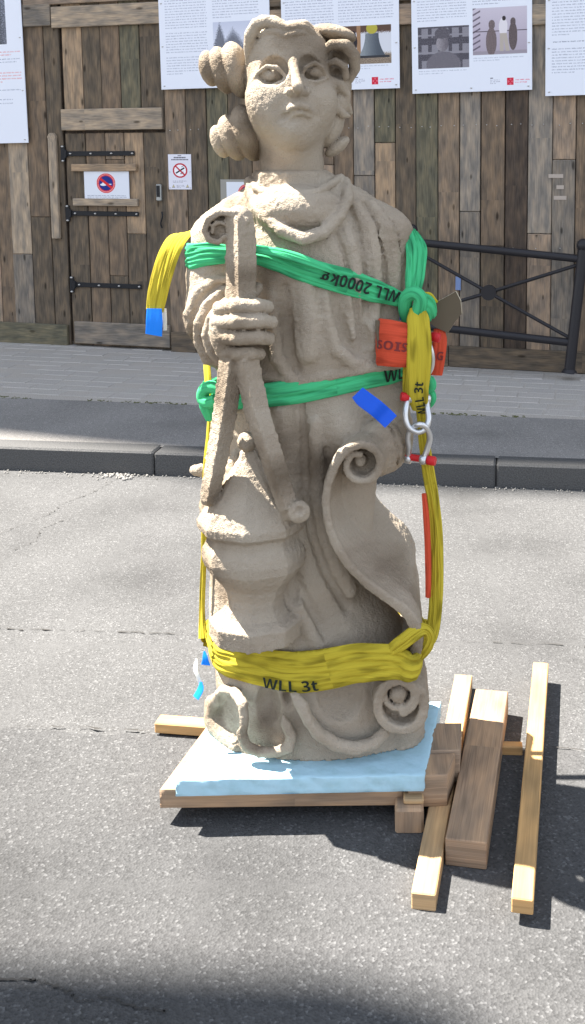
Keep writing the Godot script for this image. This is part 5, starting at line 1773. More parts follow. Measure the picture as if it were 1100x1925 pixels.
	chain("cowl", 0, 0.008, 1, [-0.1636, 1.4434, 0, 0.0133, -0.1491, 1.4059, 0.06, 0.0144, -0.1145, 1.3674, 0.12, 0.0154, -0.0664, 1.3317, 0.162, 0.0164, -0.0178, 1.3135, 0.1752, 0.0163, 0.0269, 1.3261, 0.162, 0.0164, 0.0659, 1.3638, 0.12, 0.0154, 0.0849, 1.4045, 0.06, 0.0144, 0.078, 1.442, 0, 0.0133])
	chain("cowl", 1, 0.006, 1, [-0.0796, 1.3505, 0.1776, 0.0025, -0.0439, 1.3311, 0.1896, 0.005, -0.0138, 1.3286, 0.192, 0.0062, 0.0208, 1.3404, 0.1848, 0.0062, 0.0523, 1.366, 0.156, 0.0063, 0.071, 1.4015, 0.108, 0.0051])
	turned("cowl", 0, 0.004, 1.0, -0.018, [1.4717, 0.0846, -0.0605, 1.4651, 0.0913, -0.0606, 1.4383, 0.0954, -0.0597, 1.4021, 0.105, -0.0576])
	chain("cowl", 0, 0.004, 1, [-0.1582, 1.4461, 0, 0.0107, -0.1355, 1.4271, 0.072, 0.0104, -0.0861, 1.4185, 0.126, 0.0102, -0.0365, 1.415, 0.1416, 0.0101, 0.0177, 1.4225, 0.114, 0.0102, 0.0648, 1.4527, 0, 0.0107])
	# sleeve at the left with its heavy rolled folds
	chain("sleeve", 0, 0.03, 1, [-0.2521, 1.2977, 0.012, 0.0535, -0.2585, 1.209, 0.036, 0.0612, -0.251, 1.106, 0.066, 0.0687, -0.2277, 1.0431, 0.09, 0.0578])
	chain("sleeve", 0, 0.03, 1, [-0.2527, 1.1069, 0.072, 0.0607, -0.2024, 1.0873, 0.132, 0.0594])
	fold("sleeve", 1, 0.012, 0.1, [-0.1861, 1.1976, 0.12, 0.0052, -0.2378, 1.1927, 0.12, 0.0077, -0.2763, 1.1583, 0.096, 0.0091, -0.2955, 1.1037, 0.084, 0.0092, -0.2943, 1.0505, 0.084, 0.0079, -0.2698, 1.0045, 0.096, 0.0066])
	fold("sleeve", 1, 0.012, 0.1, [-0.1818, 1.1687, 0.156, 0.0064, -0.2273, 1.1544, 0.144, 0.0102, -0.2559, 1.1138, 0.132, 0.0116, -0.2623, 1.0641, 0.132, 0.0103, -0.2428, 1.0168, 0.132, 0.0078])
	fold("sleeve", 0, 0.008, -0.2, [-0.1806, 1.2131, 0.12, 0.0077, -0.2367, 1.2081, 0.108, 0.0091, -0.283, 1.1805, 0.084, 0.0105, -0.3097, 1.1241, 0.06, 0.0106, -0.314, 1.0651, 0.06, 0.0106, -0.2948, 1.0107, 0.072, 0.0106, -0.259, 0.986, 0.084, 0.0092])
	fold("sleeve", 0, 0.008, -0.1, [-0.1779, 1.1876, 0.144, 0.0077, -0.2233, 1.1825, 0.132, 0.009, -0.2588, 1.152, 0.108, 0.0104, -0.2782, 1.1075, 0.108, 0.0104, -0.282, 1.06, 0.108, 0.0104, -0.2624, 1.0122, 0.108, 0.0105])
	chain("sleeve", 0, 0.006, 1, [-0.1732, 1.1796, 0.18, 0.0076, -0.2104, 1.1606, 0.1704, 0.0101, -0.242, 1.126, 0.1608, 0.0115, -0.2566, 1.0814, 0.156, 0.0115, -0.2458, 1.0402, 0.1584, 0.0115, -0.2152, 1.0095, 0.162, 0.0102])
	# the staff, diamond in section, with its curled head
	band("staff", 0, 0.003, 0.003, 1, [-0.1638, 1.1407, 0.21, 0.0375, 0.0408, -0.1616, 1.2781, 0.204, 0.0373, 0.0408, -0.1613, 1.3275, 0.198, 0.0373, 0.0408, -0.1651, 1.3619, 0.192, 0.0336, 0.0384])
	chain("staff", 0, 0.012, 1, [-0.166, 1.3566, 0.186, 0.0274])
	band("staff", 0, 0.003, 0.005, 0, [-0.151, 1.359, 0.186, 0.0112, 0.0312, -0.1756, 1.3766, 0.186, 0.0087, 0.0312, -0.2085, 1.3791, 0.1824, 0.0075, 0.0312, -0.2355, 1.3629, 0.18, 0.0075, 0.0312, -0.2461, 1.3366, 0.18, 0.0069, 0.0312, -0.2354, 1.314, 0.18, 0.0069, 0.0312, -0.213, 1.3088, 0.18, 0.0063, 0.0312, -0.1986, 1.3215, 0.1824, 0.0063, 0.0312])
	blob("staff", 0, 0.006, Vector3(-0.2166, 1.3381, 0.168), Vector3(0.0327, 0.0327, 0.0264), Vector3(0, 0, 0))
	band("staff", 0, 0.003, 0.005, 0, [-0.2265, 1.3319, 0.186, 0.005, 0.0216, -0.2262, 1.3469, 0.186, 0.005, 0.0216, -0.2135, 1.3556, 0.186, 0.005, 0.0216, -0.1986, 1.3518, 0.186, 0.005, 0.0216])
	# the hand closed round it
	blob("hand", 0, 0.01, Vector3(-0.2046, 1.0965, 0.186), Vector3(0.0379, 0.0707, 0.0504), Vector3(0, 0, 4))
	chain("hand", 0, 0.002, 1, [-0.2128, 1.1531, 0.2064, 0.0181, -0.1668, 1.1652, 0.2484, 0.0178, -0.12, 1.1664, 0.2496, 0.0172, -0.1014, 1.158, 0.2184, 0.0162, -0.1082, 1.1486, 0.18, 0.0139])
	chain("hand", 0, 0.002, 1, [-0.2178, 1.121, 0.2112, 0.0181, -0.1664, 1.1305, 0.2568, 0.0184, -0.1125, 1.1314, 0.2568, 0.0172, -0.0914, 1.1226, 0.2256, 0.0161, -0.1013, 1.1128, 0.18, 0.0139])
	chain("hand", 0, 0.002, 1, [-0.2162, 1.0856, 0.2112, 0.0175, -0.168, 1.0912, 0.252, 0.0178, -0.1187, 1.0921, 0.252, 0.0172, -0.0988, 1.084, 0.2208, 0.0162, -0.1096, 1.0743, 0.18, 0.0139])
	chain("hand", 0, 0.002, 1, [-0.2109, 1.0494, 0.2016, 0.0164, -0.1708, 1.051, 0.2376, 0.0167, -0.1385, 1.052, 0.2376, 0.0161, -0.1234, 1.0452, 0.2088, 0.0157, -0.1321, 1.0348, 0.168, 0.0128])
	chain("hand", 0, 0.006, 1, [-0.1543, 1.1684, 0.192, 0.0163, -0.1396, 1.1853, 0.186, 0.0164, -0.1275, 1.1984, 0.18, 0.0139])
	# the lantern: two bars, finial, roof, bowl and foot
	band("lantern", 0, 0.002, 0.003, 1, [-0.1875, 1.0318, 0.21, 0.0314, 0.036, -0.2054, 0.9113, 0.21, 0.0303, 0.036, -0.2265, 0.806, 0.204, 0.028, 0.036, -0.2538, 0.6867, 0.18, 0.0245, 0.0336])
	band("lantern", 0, 0.002, 0.003, 1, [-0.1533, 1.0339, 0.222, 0.0325, 0.036, -0.13, 0.9153, 0.228, 0.0313, 0.036, -0.0963, 0.8074, 0.234, 0.0289, 0.036, -0.0612, 0.6818, 0.228, 0.0266, 0.0336])
	chain("lantern", 0, 0.006, 1, [-0.1608, 0.8217, 0.168, 0.0245])
	chain("lantern", 0, 0.012, 1, [-0.1939, 0.753, 0.096, 0.0239, -0.2056, 0.7065, 0.096, 0.0293])
	turned("lantern", 0, 0.004, 1.15, 0.15, [0.7955, 0.0169, -0.161, 0.7741, 0.0234, -0.1615, 0.7232, 0.0573, -0.1612, 0.6626, 0.0993, -0.1599, 0.6207, 0.1244, -0.1594, 0.6017, 0.1232, -0.1585, 0.5881, 0.1023, -0.1575])
	turned("lantern", 0, 0.006, 1.15, 0.15, [0.5936, 0.1022, -0.1561, 0.5718, 0.105, -0.1552, 0.55, 0.1169, -0.1543, 0.5282, 0.1209, -0.1535, 0.5063, 0.1158, -0.1526, 0.4816, 0.0975, -0.1518, 0.4569, 0.0765, -0.151, 0.4266, 0.0647, -0.1516, 0.4018, 0.0661, -0.1521, 0.3824, 0.0767, -0.1525, 0.3713, 0.1006, -0.1527, 0.3644, 0.1086, -0.1528, 0.3186, 0.1062, -0.1537])
	blob("lantern", 0, 0.010, Vector3(-0.2765, 0.6382, 0.096), Vector3(0.0174, 0.0267, 0.036), Vector3(0, 0, 0))
	chain("lantern", 0, 0.008, 1, [-0.0802, 0.6564, 0.192, 0.0231, -0.0473, 0.6619, 0.216, 0.0229])
	blob("lantern", 0, 0.003, Vector3(-0.0321, 0.6722, 0.246), Vector3(0.0264, 0.0277, 0.0216), Vector3(0, 18, 0))
	blob("lantern", 1, 0.003, Vector3(-0.0281, 0.6825, 0.2796), Vector3(0.0149, 0.0174, 0.024), Vector3(0, 0, 0))
	chain("lantern", 0, 0.003, 1, [-0.0305, 0.6721, 0.2496, 0.0063])
	# stump of broken drapery at the back left
	chain("robe", 0, 0.01, 1, [-0.2863, 0.6689, -0.072, 0.0198, -0.3179, 0.6815, -0.06, 0.0169, -0.332, 0.6816, -0.06, 0.0141])
	block("plinth", 1, 0.001, 0.001, Vector3(0, -0.15, 0), Vector3(0.6, 0.15, 0.6))

# ------------------------------------------------------------------ slings, shackles, sleeves and tags
const HOME := Vector3(-0.17, 0.135, -2.68)
var wrap_list := PackedInt32Array()

# evenly spaced points along a smooth run, each with the number (half width) that goes with it
func run_of(pts: Array, halves: Array, step := 0.006, closed := false) -> Dictionary:
	var fine := smooth(pts, 16, closed)
	var n := pts.size()
	var hw := []
	for i in fine.size():
		var t := float(i) / 16.0
		var a := int(t) % n
		var b := (a + 1) % n if closed else mini(a + 1, n - 1)
		hw.append(lerpf(halves[a], halves[b], smoothstep(0.0, 1.0, t - floorf(t))))
	var out := [fine[0]]
	var oh := [hw[0]]
	var acc := 0.0
	for i in range(1, fine.size()):
		acc += (fine[i] - fine[i - 1]).length()
		if acc >= step:
			out.append(fine[i])
			oh.append(hw[i])
			acc = 0.0
	if not closed:
		out[-1] = fine[-1]
		oh[-1] = hw[-1]
	return {"p": out, "h": oh}

# flat tubular webbing along a run: outward gives the side it shows; folds are long creases that wander
func webbing(run: Dictionary, outward: Callable, thick: float, folds: float, sd: int, closed := false) -> Dictionary:
	var p: Array = run.p
	var n := p.size()
	var wander := noise(sd, 1.0)
	var across := 26
	var st := begin()
	st.set_smooth_group(0)
	var rows := []
	var frames := []
	var s := 0.0
	for i in n:
		var a: Vector3 = p[(i - 1 + n) % n] if closed or i > 0 else p[i]
		var b: Vector3 = p[(i + 1) % n] if closed or i < n - 1 else p[i]
		var t := (b - a).normalized()
		var o: Vector3 = outward.call(p[i], float(i) / n)
		var nr := (o - t * o.dot(t)).normalized()
		var w := nr.cross(t).normalized()
		if i > 0:
			s += (p[i] - p[i - 1]).length()
		var h: float = run.h[i]
		frames.append([p[i], nr, w, h, s, t])
		var row := []
		for k in across + 1:
			var v := lerpf(-1.0, 1.0, float(k) / across)
			var dome := sqrt(maxf(0.0, 1.0 - v * v * v * v))
			var ph := wander.get_noise_1d(s * 1.6) * 2.0 + wander.get_noise_1d(s * 0.7 + 50.0) * 2.0
			var cr := sin((v + wander.get_noise_2d(s * 2.0, v * 1.2) * 0.5) * folds * PI + ph)
			cr = 1.0 - pow(absf(cr), 0.5) * 1.0
			var z := thick * (0.5 * dome - 0.42 * dome * cr * minf(folds, 1.0)) + wander.get_noise_2d(s * 7.0, v * 1.5) * thick * 0.16 * dome
			row.append([p[i] + w * v * h * (1.0 + wander.get_noise_1d(s * 8.0 + signf(v) * 9.0) * 0.05) + nr * z, Vector2(v * h, s)])
		for k in across + 1:
			var v := lerpf(1.0, -1.0, float(k) / across)
			var dome := sqrt(maxf(0.0, 1.0 - v * v * v * v))
			row.append([p[i] + w * v * h - nr * thick * 0.5 * dome, Vector2(v * h, s)])
		rows.append(row)
	var m: int = rows[0].size()
	for i in (n if closed else n - 1):
		var j := (i + 1) % n
		for k in m - 1:
			var mid: Vector3 = (p[i] + p[j]) * 0.5
			var nr: Vector3 = frames[i][1]
			var o: Vector3 = nr if k < across else (-nr if k > across else frames[i][2])
			quad(st, [rows[i][k][0], rows[j][k][0], rows[j][k + 1][0], rows[i][k + 1][0]], [rows[i][k][1], rows[j][k][1], rows[j][k + 1][1], rows[i][k + 1][1]], o)
	if not closed:
		st.set_smooth_group(-1)
		for e in [0, n - 1]:
			var o: Vector3 = frames[e][5] * (-1.0 if e == 0 else 1.0)
			for k in across:
				quad(st, [rows[e][k][0], rows[e][k + 1][0], rows[e][m - 2 - k][0], rows[e][m - 1 - k][0]], [Vector2(), Vector2(), Vector2(), Vector2()], o)
	return {"mesh": finish(st), "frames": frames, "thick": thick}

# printed letters laid on webbing: from s0 metres along, running with (1) or against (-1) it, shifted across by v0
func lettering(text: String, size: float, web: Dictionary, s0: float, along: float, v0: float, m: Material, parent: Node, turned_up := 1.0, sideways := false) -> void:
	var tm := TextMesh.new()
	var f := SystemFont.new()
	f.font_names = PackedStringArray(["Droid Sans"])
	f.font_weight = 700
	tm.font = f
	tm.font_size = 48
	tm.pixel_size = size / 48.0
	tm.depth = 0.0
	tm.text = text
	var fr: Array = web.frames
	var src := tm.get_mesh_arrays()
	var vs: PackedVector3Array = src[Mesh.ARRAY_VERTEX]
	var box := tm.get_aabb()
	var out := PackedVector3Array()
	var nn := PackedVector3Array()
	for v in vs:
		var s: float = s0 + (v.x - box.position.x) * along
		var q: float = v0 + (v.y - box.get_center().y) * turned_up
		if sideways:
			s = s0 - (v.y - box.position.y)
			q = v0 + (v.x - box.get_center().x)
		var i := 0
		while i < fr.size() - 2 and fr[i + 1][4] < s:
			i += 1
		var t: float = clampf((s - fr[i][4]) / maxf(fr[i + 1][4] - fr[i][4], 1e-5), -1.0, 2.0)
		var nr: Vector3 = fr[i][1].lerp(fr[i + 1][1], t).normalized()
		var hh: float = fr[i][3]
		var dome := sqrt(maxf(0.0, 1.0 - pow(clampf(absf(q) / hh, 0.0, 1.0), 4.0)))
		out.append(fr[i][0].lerp(fr[i + 1][0], t) + fr[i][2].lerp(fr[i + 1][2], t) * q + nr * (web.thick * (0.5 * dome + 0.16) + 0.0012))
		nn.append(nr)
	src[Mesh.ARRAY_VERTEX] = out
	src[Mesh.ARRAY_NORMAL] = nn
	src[Mesh.ARRAY_TANGENT] = null
	var am := ArrayMesh.new()
	am.add_surface_from_arrays(Mesh.PRIMITIVE_TRIANGLES, src)
	part("lettering", am, m, parent)

# a belt pulled taut round the figure: front points as x, y, half width; z comes from the stone, then bridges the hollows
func belt_run(v: Array, lift: float, back := -0.17) -> Dictionary:
	var pts := []
	var hs := []
	for j in v.size() / 4:
		var x: float = v[j * 4]
		var y: float = v[j * 4 + 1]
		pts.append(Vector3(x, y, front_z(x, y, wrap_list) + lift))
		hs.append(v[j * 4 + 3])
	for pass_ in 3:
		for i in range(1, pts.size() - 1):
			for a in range(0, i):
				for b in range(i + 1, pts.size()):
					var t: float = (pts[i].x - pts[a].x) / (pts[b].x - pts[a].x)
					var z: float = lerpf(pts[a].z, pts[b].z, t)
					if z > pts[i].z:
						pts[i].z = z
	var first: Vector3 = pts[0]
	var last: Vector3 = pts[-1]
	pts.append(Vector3(last.x + 0.004, last.y, -0.03))
	pts.append(Vector3(last.x - 0.07, last.y, back))
	pts.append(Vector3((first.x + last.x) * 0.5, (first.y + last.y) * 0.5, back - 0.015))
	pts.append(Vector3(first.x + 0.07, first.y, back))
	pts.append(Vector3(first.x - 0.004, first.y, -0.03))
	for k in 5:
		hs.append(lerpf(hs[v.size() / 4 - 1], hs[0], (k + 1) / 6.0))
	return run_of(pts, hs, 0.006, true)

func round_out(c: Vector3) -> Callable:
	return func(p: Vector3, _t: float) -> Vector3: return Vector3(p.x - c.x, 0.0, (p.z - c.z) * 1.9)

func toward(n: Vector3) -> Callable:
	return func(_p: Vector3, _t: float) -> Vector3: return n

func strap(pts: Array, halves: Array, n: Vector3, thick: float, folds: float, sd: int) -> Dictionary:
	return webbing(run_of(pts, halves, 0.005), toward(n), thick, folds, sd)

func shackle(label: String, bow: Array, r: float, pin_a: Vector3, pin_b: Vector3, pin_r: float, head: Vector3) -> void:
	var o := thing("bow_shackle", label, "shackle", HOME, Basis(), "shackles joining the yellow slings")
	part("bow", tube(smooth(bow, 7), r, 14), lib.zinc, o)
	for e in [bow[0], bow[-1]]:
		var d := (pin_b - pin_a).normalized()
		part("eye", tube([e - d * r * 1.15, e - d * r * 0.8, e + d * r * 0.8, e + d * r * 1.15], [r * 1.4, r * 1.75, r * 1.75, r * 1.4], 18), lib.zinc, o)
	var pin := part("pin", tube([pin_a, pin_b], pin_r * 0.8, 16), lib.red_pin, o)
	var hd := (pin_b - pin_a).normalized() * signf((head - pin_a).dot(pin_b - pin_a) + 0.0001)
	part("pin_head", tube([head - hd * pin_r, head - hd * pin_r * 0.85, head + hd * pin_r * 0.85, head + hd * pin_r], [pin_r * 0.9, pin_r * 1.1, pin_r * 1.1, pin_r * 0.9], 18), lib.red_pin, pin)

func flat_tag(pts: Array, halves: Array, n: Vector3, sd: int) -> ArrayMesh:
	return strap(pts, halves, n, 0.0022, 0.0, sd).mesh

func build_rigging() -> void:
	for i in body_list:
		if f_cut[i] == 1 or not groups[f_group[i]] in ["staff", "hand", "lantern", "volute", "wave"]:
			wrap_list.append(i)
	var px := 0.00134
	# --- upper green sling
	var g1 := thing("green_sling", "upper green round sling wrapped across the statue's chest, knotted at the right", "lifting sling", HOME)
	var w1 := webbing(belt_run([-0.3073, 1.2624, 0.06, 0.0329, -0.2578, 1.2708, 0.096, 0.0285, -0.2024, 1.2728, 0.12, 0.0231, -0.1353, 1.2734, 0.144, 0.0242, -0.0845, 1.2629, 0.144, 0.0268, -0.0249, 1.242, 0.144, 0.0293, 0.0297, 1.2237, 0.144, 0.0306, 0.0856, 1.2054, 0.144, 0.0319, 0.144, 1.1813, 0.12, 0.0284, 0.1828, 1.1661, 0.096, 0.0235, 0.2186, 1.1517, 0.06, 0.0185], 0.008), round_out(Vector3(0, 0, -0.02)), 0.018, 2.0, 301, true)
	part("webbing", w1.mesh, lib.green, g1)
	lettering("WLL 2000kg", 0.040, w1, arc_at(w1, Vector3(0.212, 1.1531, 0.06)), -1.0, 0.004, lib.ink, g1, -1.0)
	part("folded_layer", strap([Vector3(-0.1282, 1.2882, 0.18), Vector3(-0.0796, 1.2837, 0.1896), Vector3(-0.0295, 1.2701, 0.1944), Vector3(0.0201, 1.252, 0.192), Vector3(0.0695, 1.2292, 0.1824)], [0.007, 0.011, 0.012, 0.010, 0.003], Vector3(0, 0.35, 1), 0.010, 0.0, 302).mesh, lib.green, g1)
	part("rising_strand", strap([Vector3(0.2311, 1.3164, -0.06), Vector3(0.2432, 1.3099, 0), Vector3(0.254, 1.2754, 0.036), Vector3(0.2505, 1.222, 0.06), Vector3(0.2418, 1.1588, 0.084)], [11 * px, 14 * px, 21 * px, 19 * px, 14 * px], Vector3(0.25, 0.1, 1), 0.020, 3.0, 303).mesh, lib.green, g1)
	part("knot", tube(smooth([Vector3(0.233, 1.0994, 0.06), Vector3(0.2246, 1.1298, 0.084), Vector3(0.227, 1.1614, 0.102), Vector3(0.2449, 1.1747, 0.114), Vector3(0.2602, 1.1633, 0.1176), Vector3(0.2579, 1.1362, 0.1104), Vector3(0.2426, 1.1077, 0.096)], 5), [12 * px, 13 * px, 13 * px, 13 * px, 13 * px, 13 * px, 13 * px, 13 * px, 13 * px, 13 * px, 13 * px, 13 * px, 13 * px, 13 * px, 13 * px, 13 * px, 13 * px, 13 * px, 13 * px, 13 * px, 13 * px, 13 * px, 13 * px, 13 * px, 13 * px, 13 * px, 13 * px, 13 * px, 12 * px, 11 * px, 10 * px], 16), lib.green, g1)
	part("knot", strap([Vector3(0.2504, 1.1534, 0.102), Vector3(0.2684, 1.1538, 0.1056), Vector3(0.2847, 1.1396, 0.09), Vector3(0.2913, 1.1125, 0.06)], [10 * px, 16 * px, 17 * px, 15 * px], Vector3(0.5, 0.5, 1), 0.022, 1.0, 304).mesh, lib.green, g1)
	part("label_tag", flat_tag([Vector3(0.2186, 1.1423, 0.06), Vector3(0.2197, 1.1165, 0.066), Vector3(0.2158, 1.0995, 0.06)], [6 * px, 8 * px, 4 * px], Vector3(-0.3, 0.2, 1), 305), lib.blue_tag, g1)
	# --- middle green sling
	var g2 := thing("green_sling", "lower green round sling wrapped round the statue's waist, blue label hanging", "lifting sling", HOME)
	var w2 := webbing(belt_run([-0.2849, 0.9077, 0.036, 0.0216, -0.2311, 0.9048, 0.072, 0.024, -0.1714, 0.9184, 0.12, 0.0248, -0.1163, 0.9303, 0.144, 0.0298, -0.0385, 0.9417, 0.144, 0.031, 0.0393, 0.9557, 0.144, 0.0323, 0.1167, 0.9658, 0.132, 0.0311, 0.1817, 0.9684, 0.096, 0.0303, 0.2326, 0.9672, 0.06, 0.0267, 0.2722, 0.9545, 0, 0.0218], 0.018), round_out(Vector3(0, 0, -0.02)), 0.020, 1.0, 311, true)
	part("webbing", w2.mesh, lib.green, g2)
	lettering("WLL", 0.046, w2, arc_at(w2, Vector3(0.1634, 0.9722, 0.12)), 1.0, -0.002, lib.ink, g2)
	part("knot", tube(smooth([Vector3(-0.2355, 0.9361, 0.108), Vector3(-0.2572, 0.9429, 0.102), Vector3(-0.2763, 0.9295, 0.084), Vector3(-0.2806, 0.9065, 0.078), Vector3(-0.2618, 0.9026, 0.096), Vector3(-0.2413, 0.9133, 0.108)], 4), 12 * px, 14), lib.green, g2)
	part("knot", tube(smooth([Vector3(-0.2762, 0.9078, 0.072), Vector3(-0.2716, 0.8806, 0.072), Vector3(-0.2653, 0.8518, 0.066)], 4), [13 * px, 14 * px, 14 * px, 14 * px, 13 * px, 12 * px, 11 * px, 10 * px, 9 * px], 14), lib.green, g2)
	part("end_coil", tube(smooth([Vector3(0.2708, 0.9456, 0.036), Vector3(0.2873, 0.9465, 0.06), Vector3(0.2899, 0.9288, 0.06), Vector3(0.2755, 0.9194, 0.054)], 4), 9 * px, 12), lib.green, g2)
	part("end_coil", tube(smooth([Vector3(0.2708, 0.9153, 0.036), Vector3(0.2888, 0.9138, 0.054), Vector3(0.2915, 0.8947, 0.054), Vector3(0.2761, 0.8712, 0.036)], 4), 8 * px, 12), lib.green, g2)
	part("label_tag", flat_tag([Vector3(0.1073, 0.9451, 0.186), Vector3(0.1226, 0.9309, 0.192), Vector3(0.1505, 0.9134, 0.2064), Vector3(0.1706, 0.8934, 0.1992), Vector3(0.187, 0.8783, 0.2064)], [13 * px, 15 * px, 15 * px, 15 * px, 15 * px], Vector3(-0.1, 0.3, 1), 312), lib.blue_tag, g2)
	# --- yellow sling round the foot, its strap rising at the right
	var y1 := thing("yellow_sling", "wide yellow round sling wrapped round the statue's foot with a rising strap", "lifting sling", HOME)
	var w3 := webbing(belt_run([-0.3001, 0.2392, 0.048, 0.0359, -0.2616, 0.2307, 0.084, 0.0437, -0.2129, 0.2341, 0.12, 0.0471, -0.1428, 0.2344, 0.144, 0.0507, -0.0761, 0.2284, 0.144, 0.0534, -0.0227, 0.2323, 0.144, 0.0547, 0.0308, 0.2432, 0.144, 0.0547, 0.0991, 0.261, 0.144, 0.0533, 0.1644, 0.2673, 0.132, 0.0482, 0.2077, 0.2652, 0.108, 0.0419, 0.2439, 0.2619, 0.072, 0.0329, 0.2703, 0.2475, 0.024, 0.0251], 0.012), round_out(Vector3(0, 0, -0.02)), 0.026, 2.6, 321, true)
	part("webbing", w3.mesh, lib.yellow, y1)
	lettering("WLL 3t", 0.041, w3, arc_at(w3, Vector3(-0.1255, 0.2348, 0.156)), 1.0, -0.030, lib.ink, y1)
	part("knot", strap([Vector3(0.175, 0.2894, 0.18), Vector3(0.2116, 0.3226, 0.198), Vector3(0.2429, 0.347, 0.198), Vector3(0.2655, 0.3495, 0.186), Vector3(0.2778, 0.3272, 0.174), Vector3(0.2701, 0.2968, 0.168), Vector3(0.244, 0.2604, 0.156), Vector3(0.223, 0.2406, 0.144)], [10 * px, 14 * px, 14 * px, 12 * px, 12 * px, 13 * px, 12 * px, 6 * px], Vector3(0.25, 0.3, 1), 0.026, 1.2, 327).mesh, lib.yellow, y1)
	part("rising_strap", strap([Vector3(0.258, 0.2935, 0.138), Vector3(0.2828, 0.296, 0.12), Vector3(0.2955, 0.3467, 0.108), Vector3(0.3009, 0.4449, 0.108), Vector3(0.2995, 0.5561, 0.108), Vector3(0.2916, 0.6525, 0.108), Vector3(0.281, 0.721, 0.108), Vector3(0.272, 0.7873, 0.102), Vector3(0.2658, 0.8535, 0.096), Vector3(0.261, 0.902, 0.084), Vector3(0.2566, 0.9671, 0.06)], [12 * px, 13 * px, 13 * px, 13 * px, 13 * px, 12 * px, 12 * px, 11 * px, 10 * px, 10 * px, 9 * px], Vector3(-0.25, 0.1, 1), 0.014, 2.0, 322).mesh, lib.yellow, y1)
	part("rising_strap", strap([Vector3(-0.2872, 0.992, -0.024), Vector3(-0.2785, 0.9396, 0.012), Vector3(-0.2695, 0.8759, 0.036), Vector3(-0.269, 0.8168, 0.048), Vector3(-0.2793, 0.7337, 0.048), Vector3(-0.291, 0.6179, 0.036), Vector3(-0.2974, 0.4759, 0.036), Vector3(-0.3049, 0.3467, 0.036), Vector3(-0.3014, 0.2711, 0.06)], [8 * px, 8 * px, 8 * px, 9 * px, 9 * px, 7 * px, 6 * px, 6 * px, 10 * px], Vector3(-0.5, 0.1, 1), 0.010, 1.0, 323).mesh, lib.yellow, y1)
	part("label_tag", flat_tag([Vector3(-0.2896, 0.2598, 0.108), Vector3(-0.2864, 0.2429, 0.114), Vector3(-0.2855, 0.2258, 0.114)], [2 * px, 6 * px, 10 * px], Vector3(-0.3, 0.1, 1), 324), lib.bright_tag, y1)
	part("label_tag", flat_tag([Vector3(-0.3158, 0.2222, 0.072), Vector3(-0.317, 0.1994, 0.084), Vector3(-0.3084, 0.1765, 0.09), Vector3(-0.3049, 0.1535, 0.09)], [2 * px, 5 * px, 4 * px, 3 * px], Vector3(-0.2, 0.2, 1), 325), lib.white_tag, y1)
	part("label_tag", flat_tag([Vector3(-0.3021, 0.171, 0.096), Vector3(-0.3029, 0.154, 0.102), Vector3(-0.3146, 0.1343, 0.108)], [3 * px, 7 * px, 7 * px], Vector3(-0.5, 0.4, 1), 326), lib.bright_tag, y1)
	# --- short yellow sling hanging from the upper knot through the shackles
	var y2 := thing("yellow_sling", "short yellow sling loop hanging from the upper green knot down to the shackles", "lifting sling", HOME)
	var w4 := strap([Vector3(0.2527, 1.1358, 0.108), Vector3(0.2547, 1.1071, 0.126), Vector3(0.2567, 1.049, 0.138), Vector3(0.2553, 0.9834, 0.138), Vector3(0.2528, 0.9319, 0.132), Vector3(0.2599, 0.8876, 0.114)], [14 * px, 21 * px, 23 * px, 22 * px, 20 * px, 15 * px], Vector3(-0.05, 0.1, 1), 0.017, 0.7, 331)
	part("webbing", w4.mesh, lib.yellow, y2)
	lettering("WLL 3t", 0.030, w4, w4.frames[-1][4] + 0.016, -1.0, 0.003, lib.ink, y2, -1.0)
	part("rear_strand", strap([Vector3(0.24, 1.1209, 0.096), Vector3(0.2318, 1.0558, 0.102), Vector3(0.2277, 0.976, 0.102), Vector3(0.225, 0.9265, 0.096)], [8 * px, 9 * px, 9 * px, 6 * px], Vector3(-0.8, 0.1, 1), 0.014, 1.0, 332).mesh, lib.yellow, y2)
	part("loose_end", strap([Vector3(0.2698, 1.1677, 0.072), Vector3(0.2855, 1.1622, 0.072), Vector3(0.3043, 1.1453, 0.066)], [3 * px, 7 * px, 2 * px], Vector3(0.3, 0.6, 1), 0.006, 1.0, 333).mesh, lib.yellow, y2)
	# --- yellow tail over the shoulder
	var y3 := thing("webbing_tail", "loose yellow webbing end curling over the statue's shoulder, blue tag at tip", "lifting sling", HOME)
	var tail := run_of([Vector3(-0.2936, 1.2661, -0.072), Vector3(-0.3018, 1.2976, -0.06), Vector3(-0.3142, 1.3141, -0.024), Vector3(-0.3296, 1.3138, 0.024), Vector3(-0.3496, 1.2907, 0.048), Vector3(-0.3698, 1.239, 0.06), Vector3(-0.3862, 1.1801, 0.066), Vector3(-0.397, 1.1282, 0.066)], [12 * px, 15 * px, 17 * px, 19 * px, 21 * px, 21 * px, 20 * px, 17 * px], 0.005)
	part("webbing", webbing(tail, func(_p: Vector3, t: float) -> Vector3: return Vector3(-0.2 - 0.25 * (1.0 - t), 1.1 - t * 1.6 if t < 0.6 else 0.12, 0.25 + t * 1.2), 0.008, 3.0, 341).mesh, lib.yellow, y3)
	part("label_tag", flat_tag([Vector3(-0.3969, 1.1344, 0.072), Vector3(-0.3974, 1.1002, 0.0744), Vector3(-0.4003, 1.0677, 0.072)], [15 * px, 17 * px, 17 * px], Vector3(-0.25, 0.15, 1), 342), lib.bright_tag, y3)
	part("label_tag", flat_tag([Vector3(-0.3739, 1.1329, 0.0624), Vector3(-0.3728, 1.1065, 0.0648), Vector3(-0.3729, 1.078, 0.0624)], [4 * px, 4 * px, 3 * px], Vector3(0.3, 0.1, 1), 343), lib.white_tag, y3)
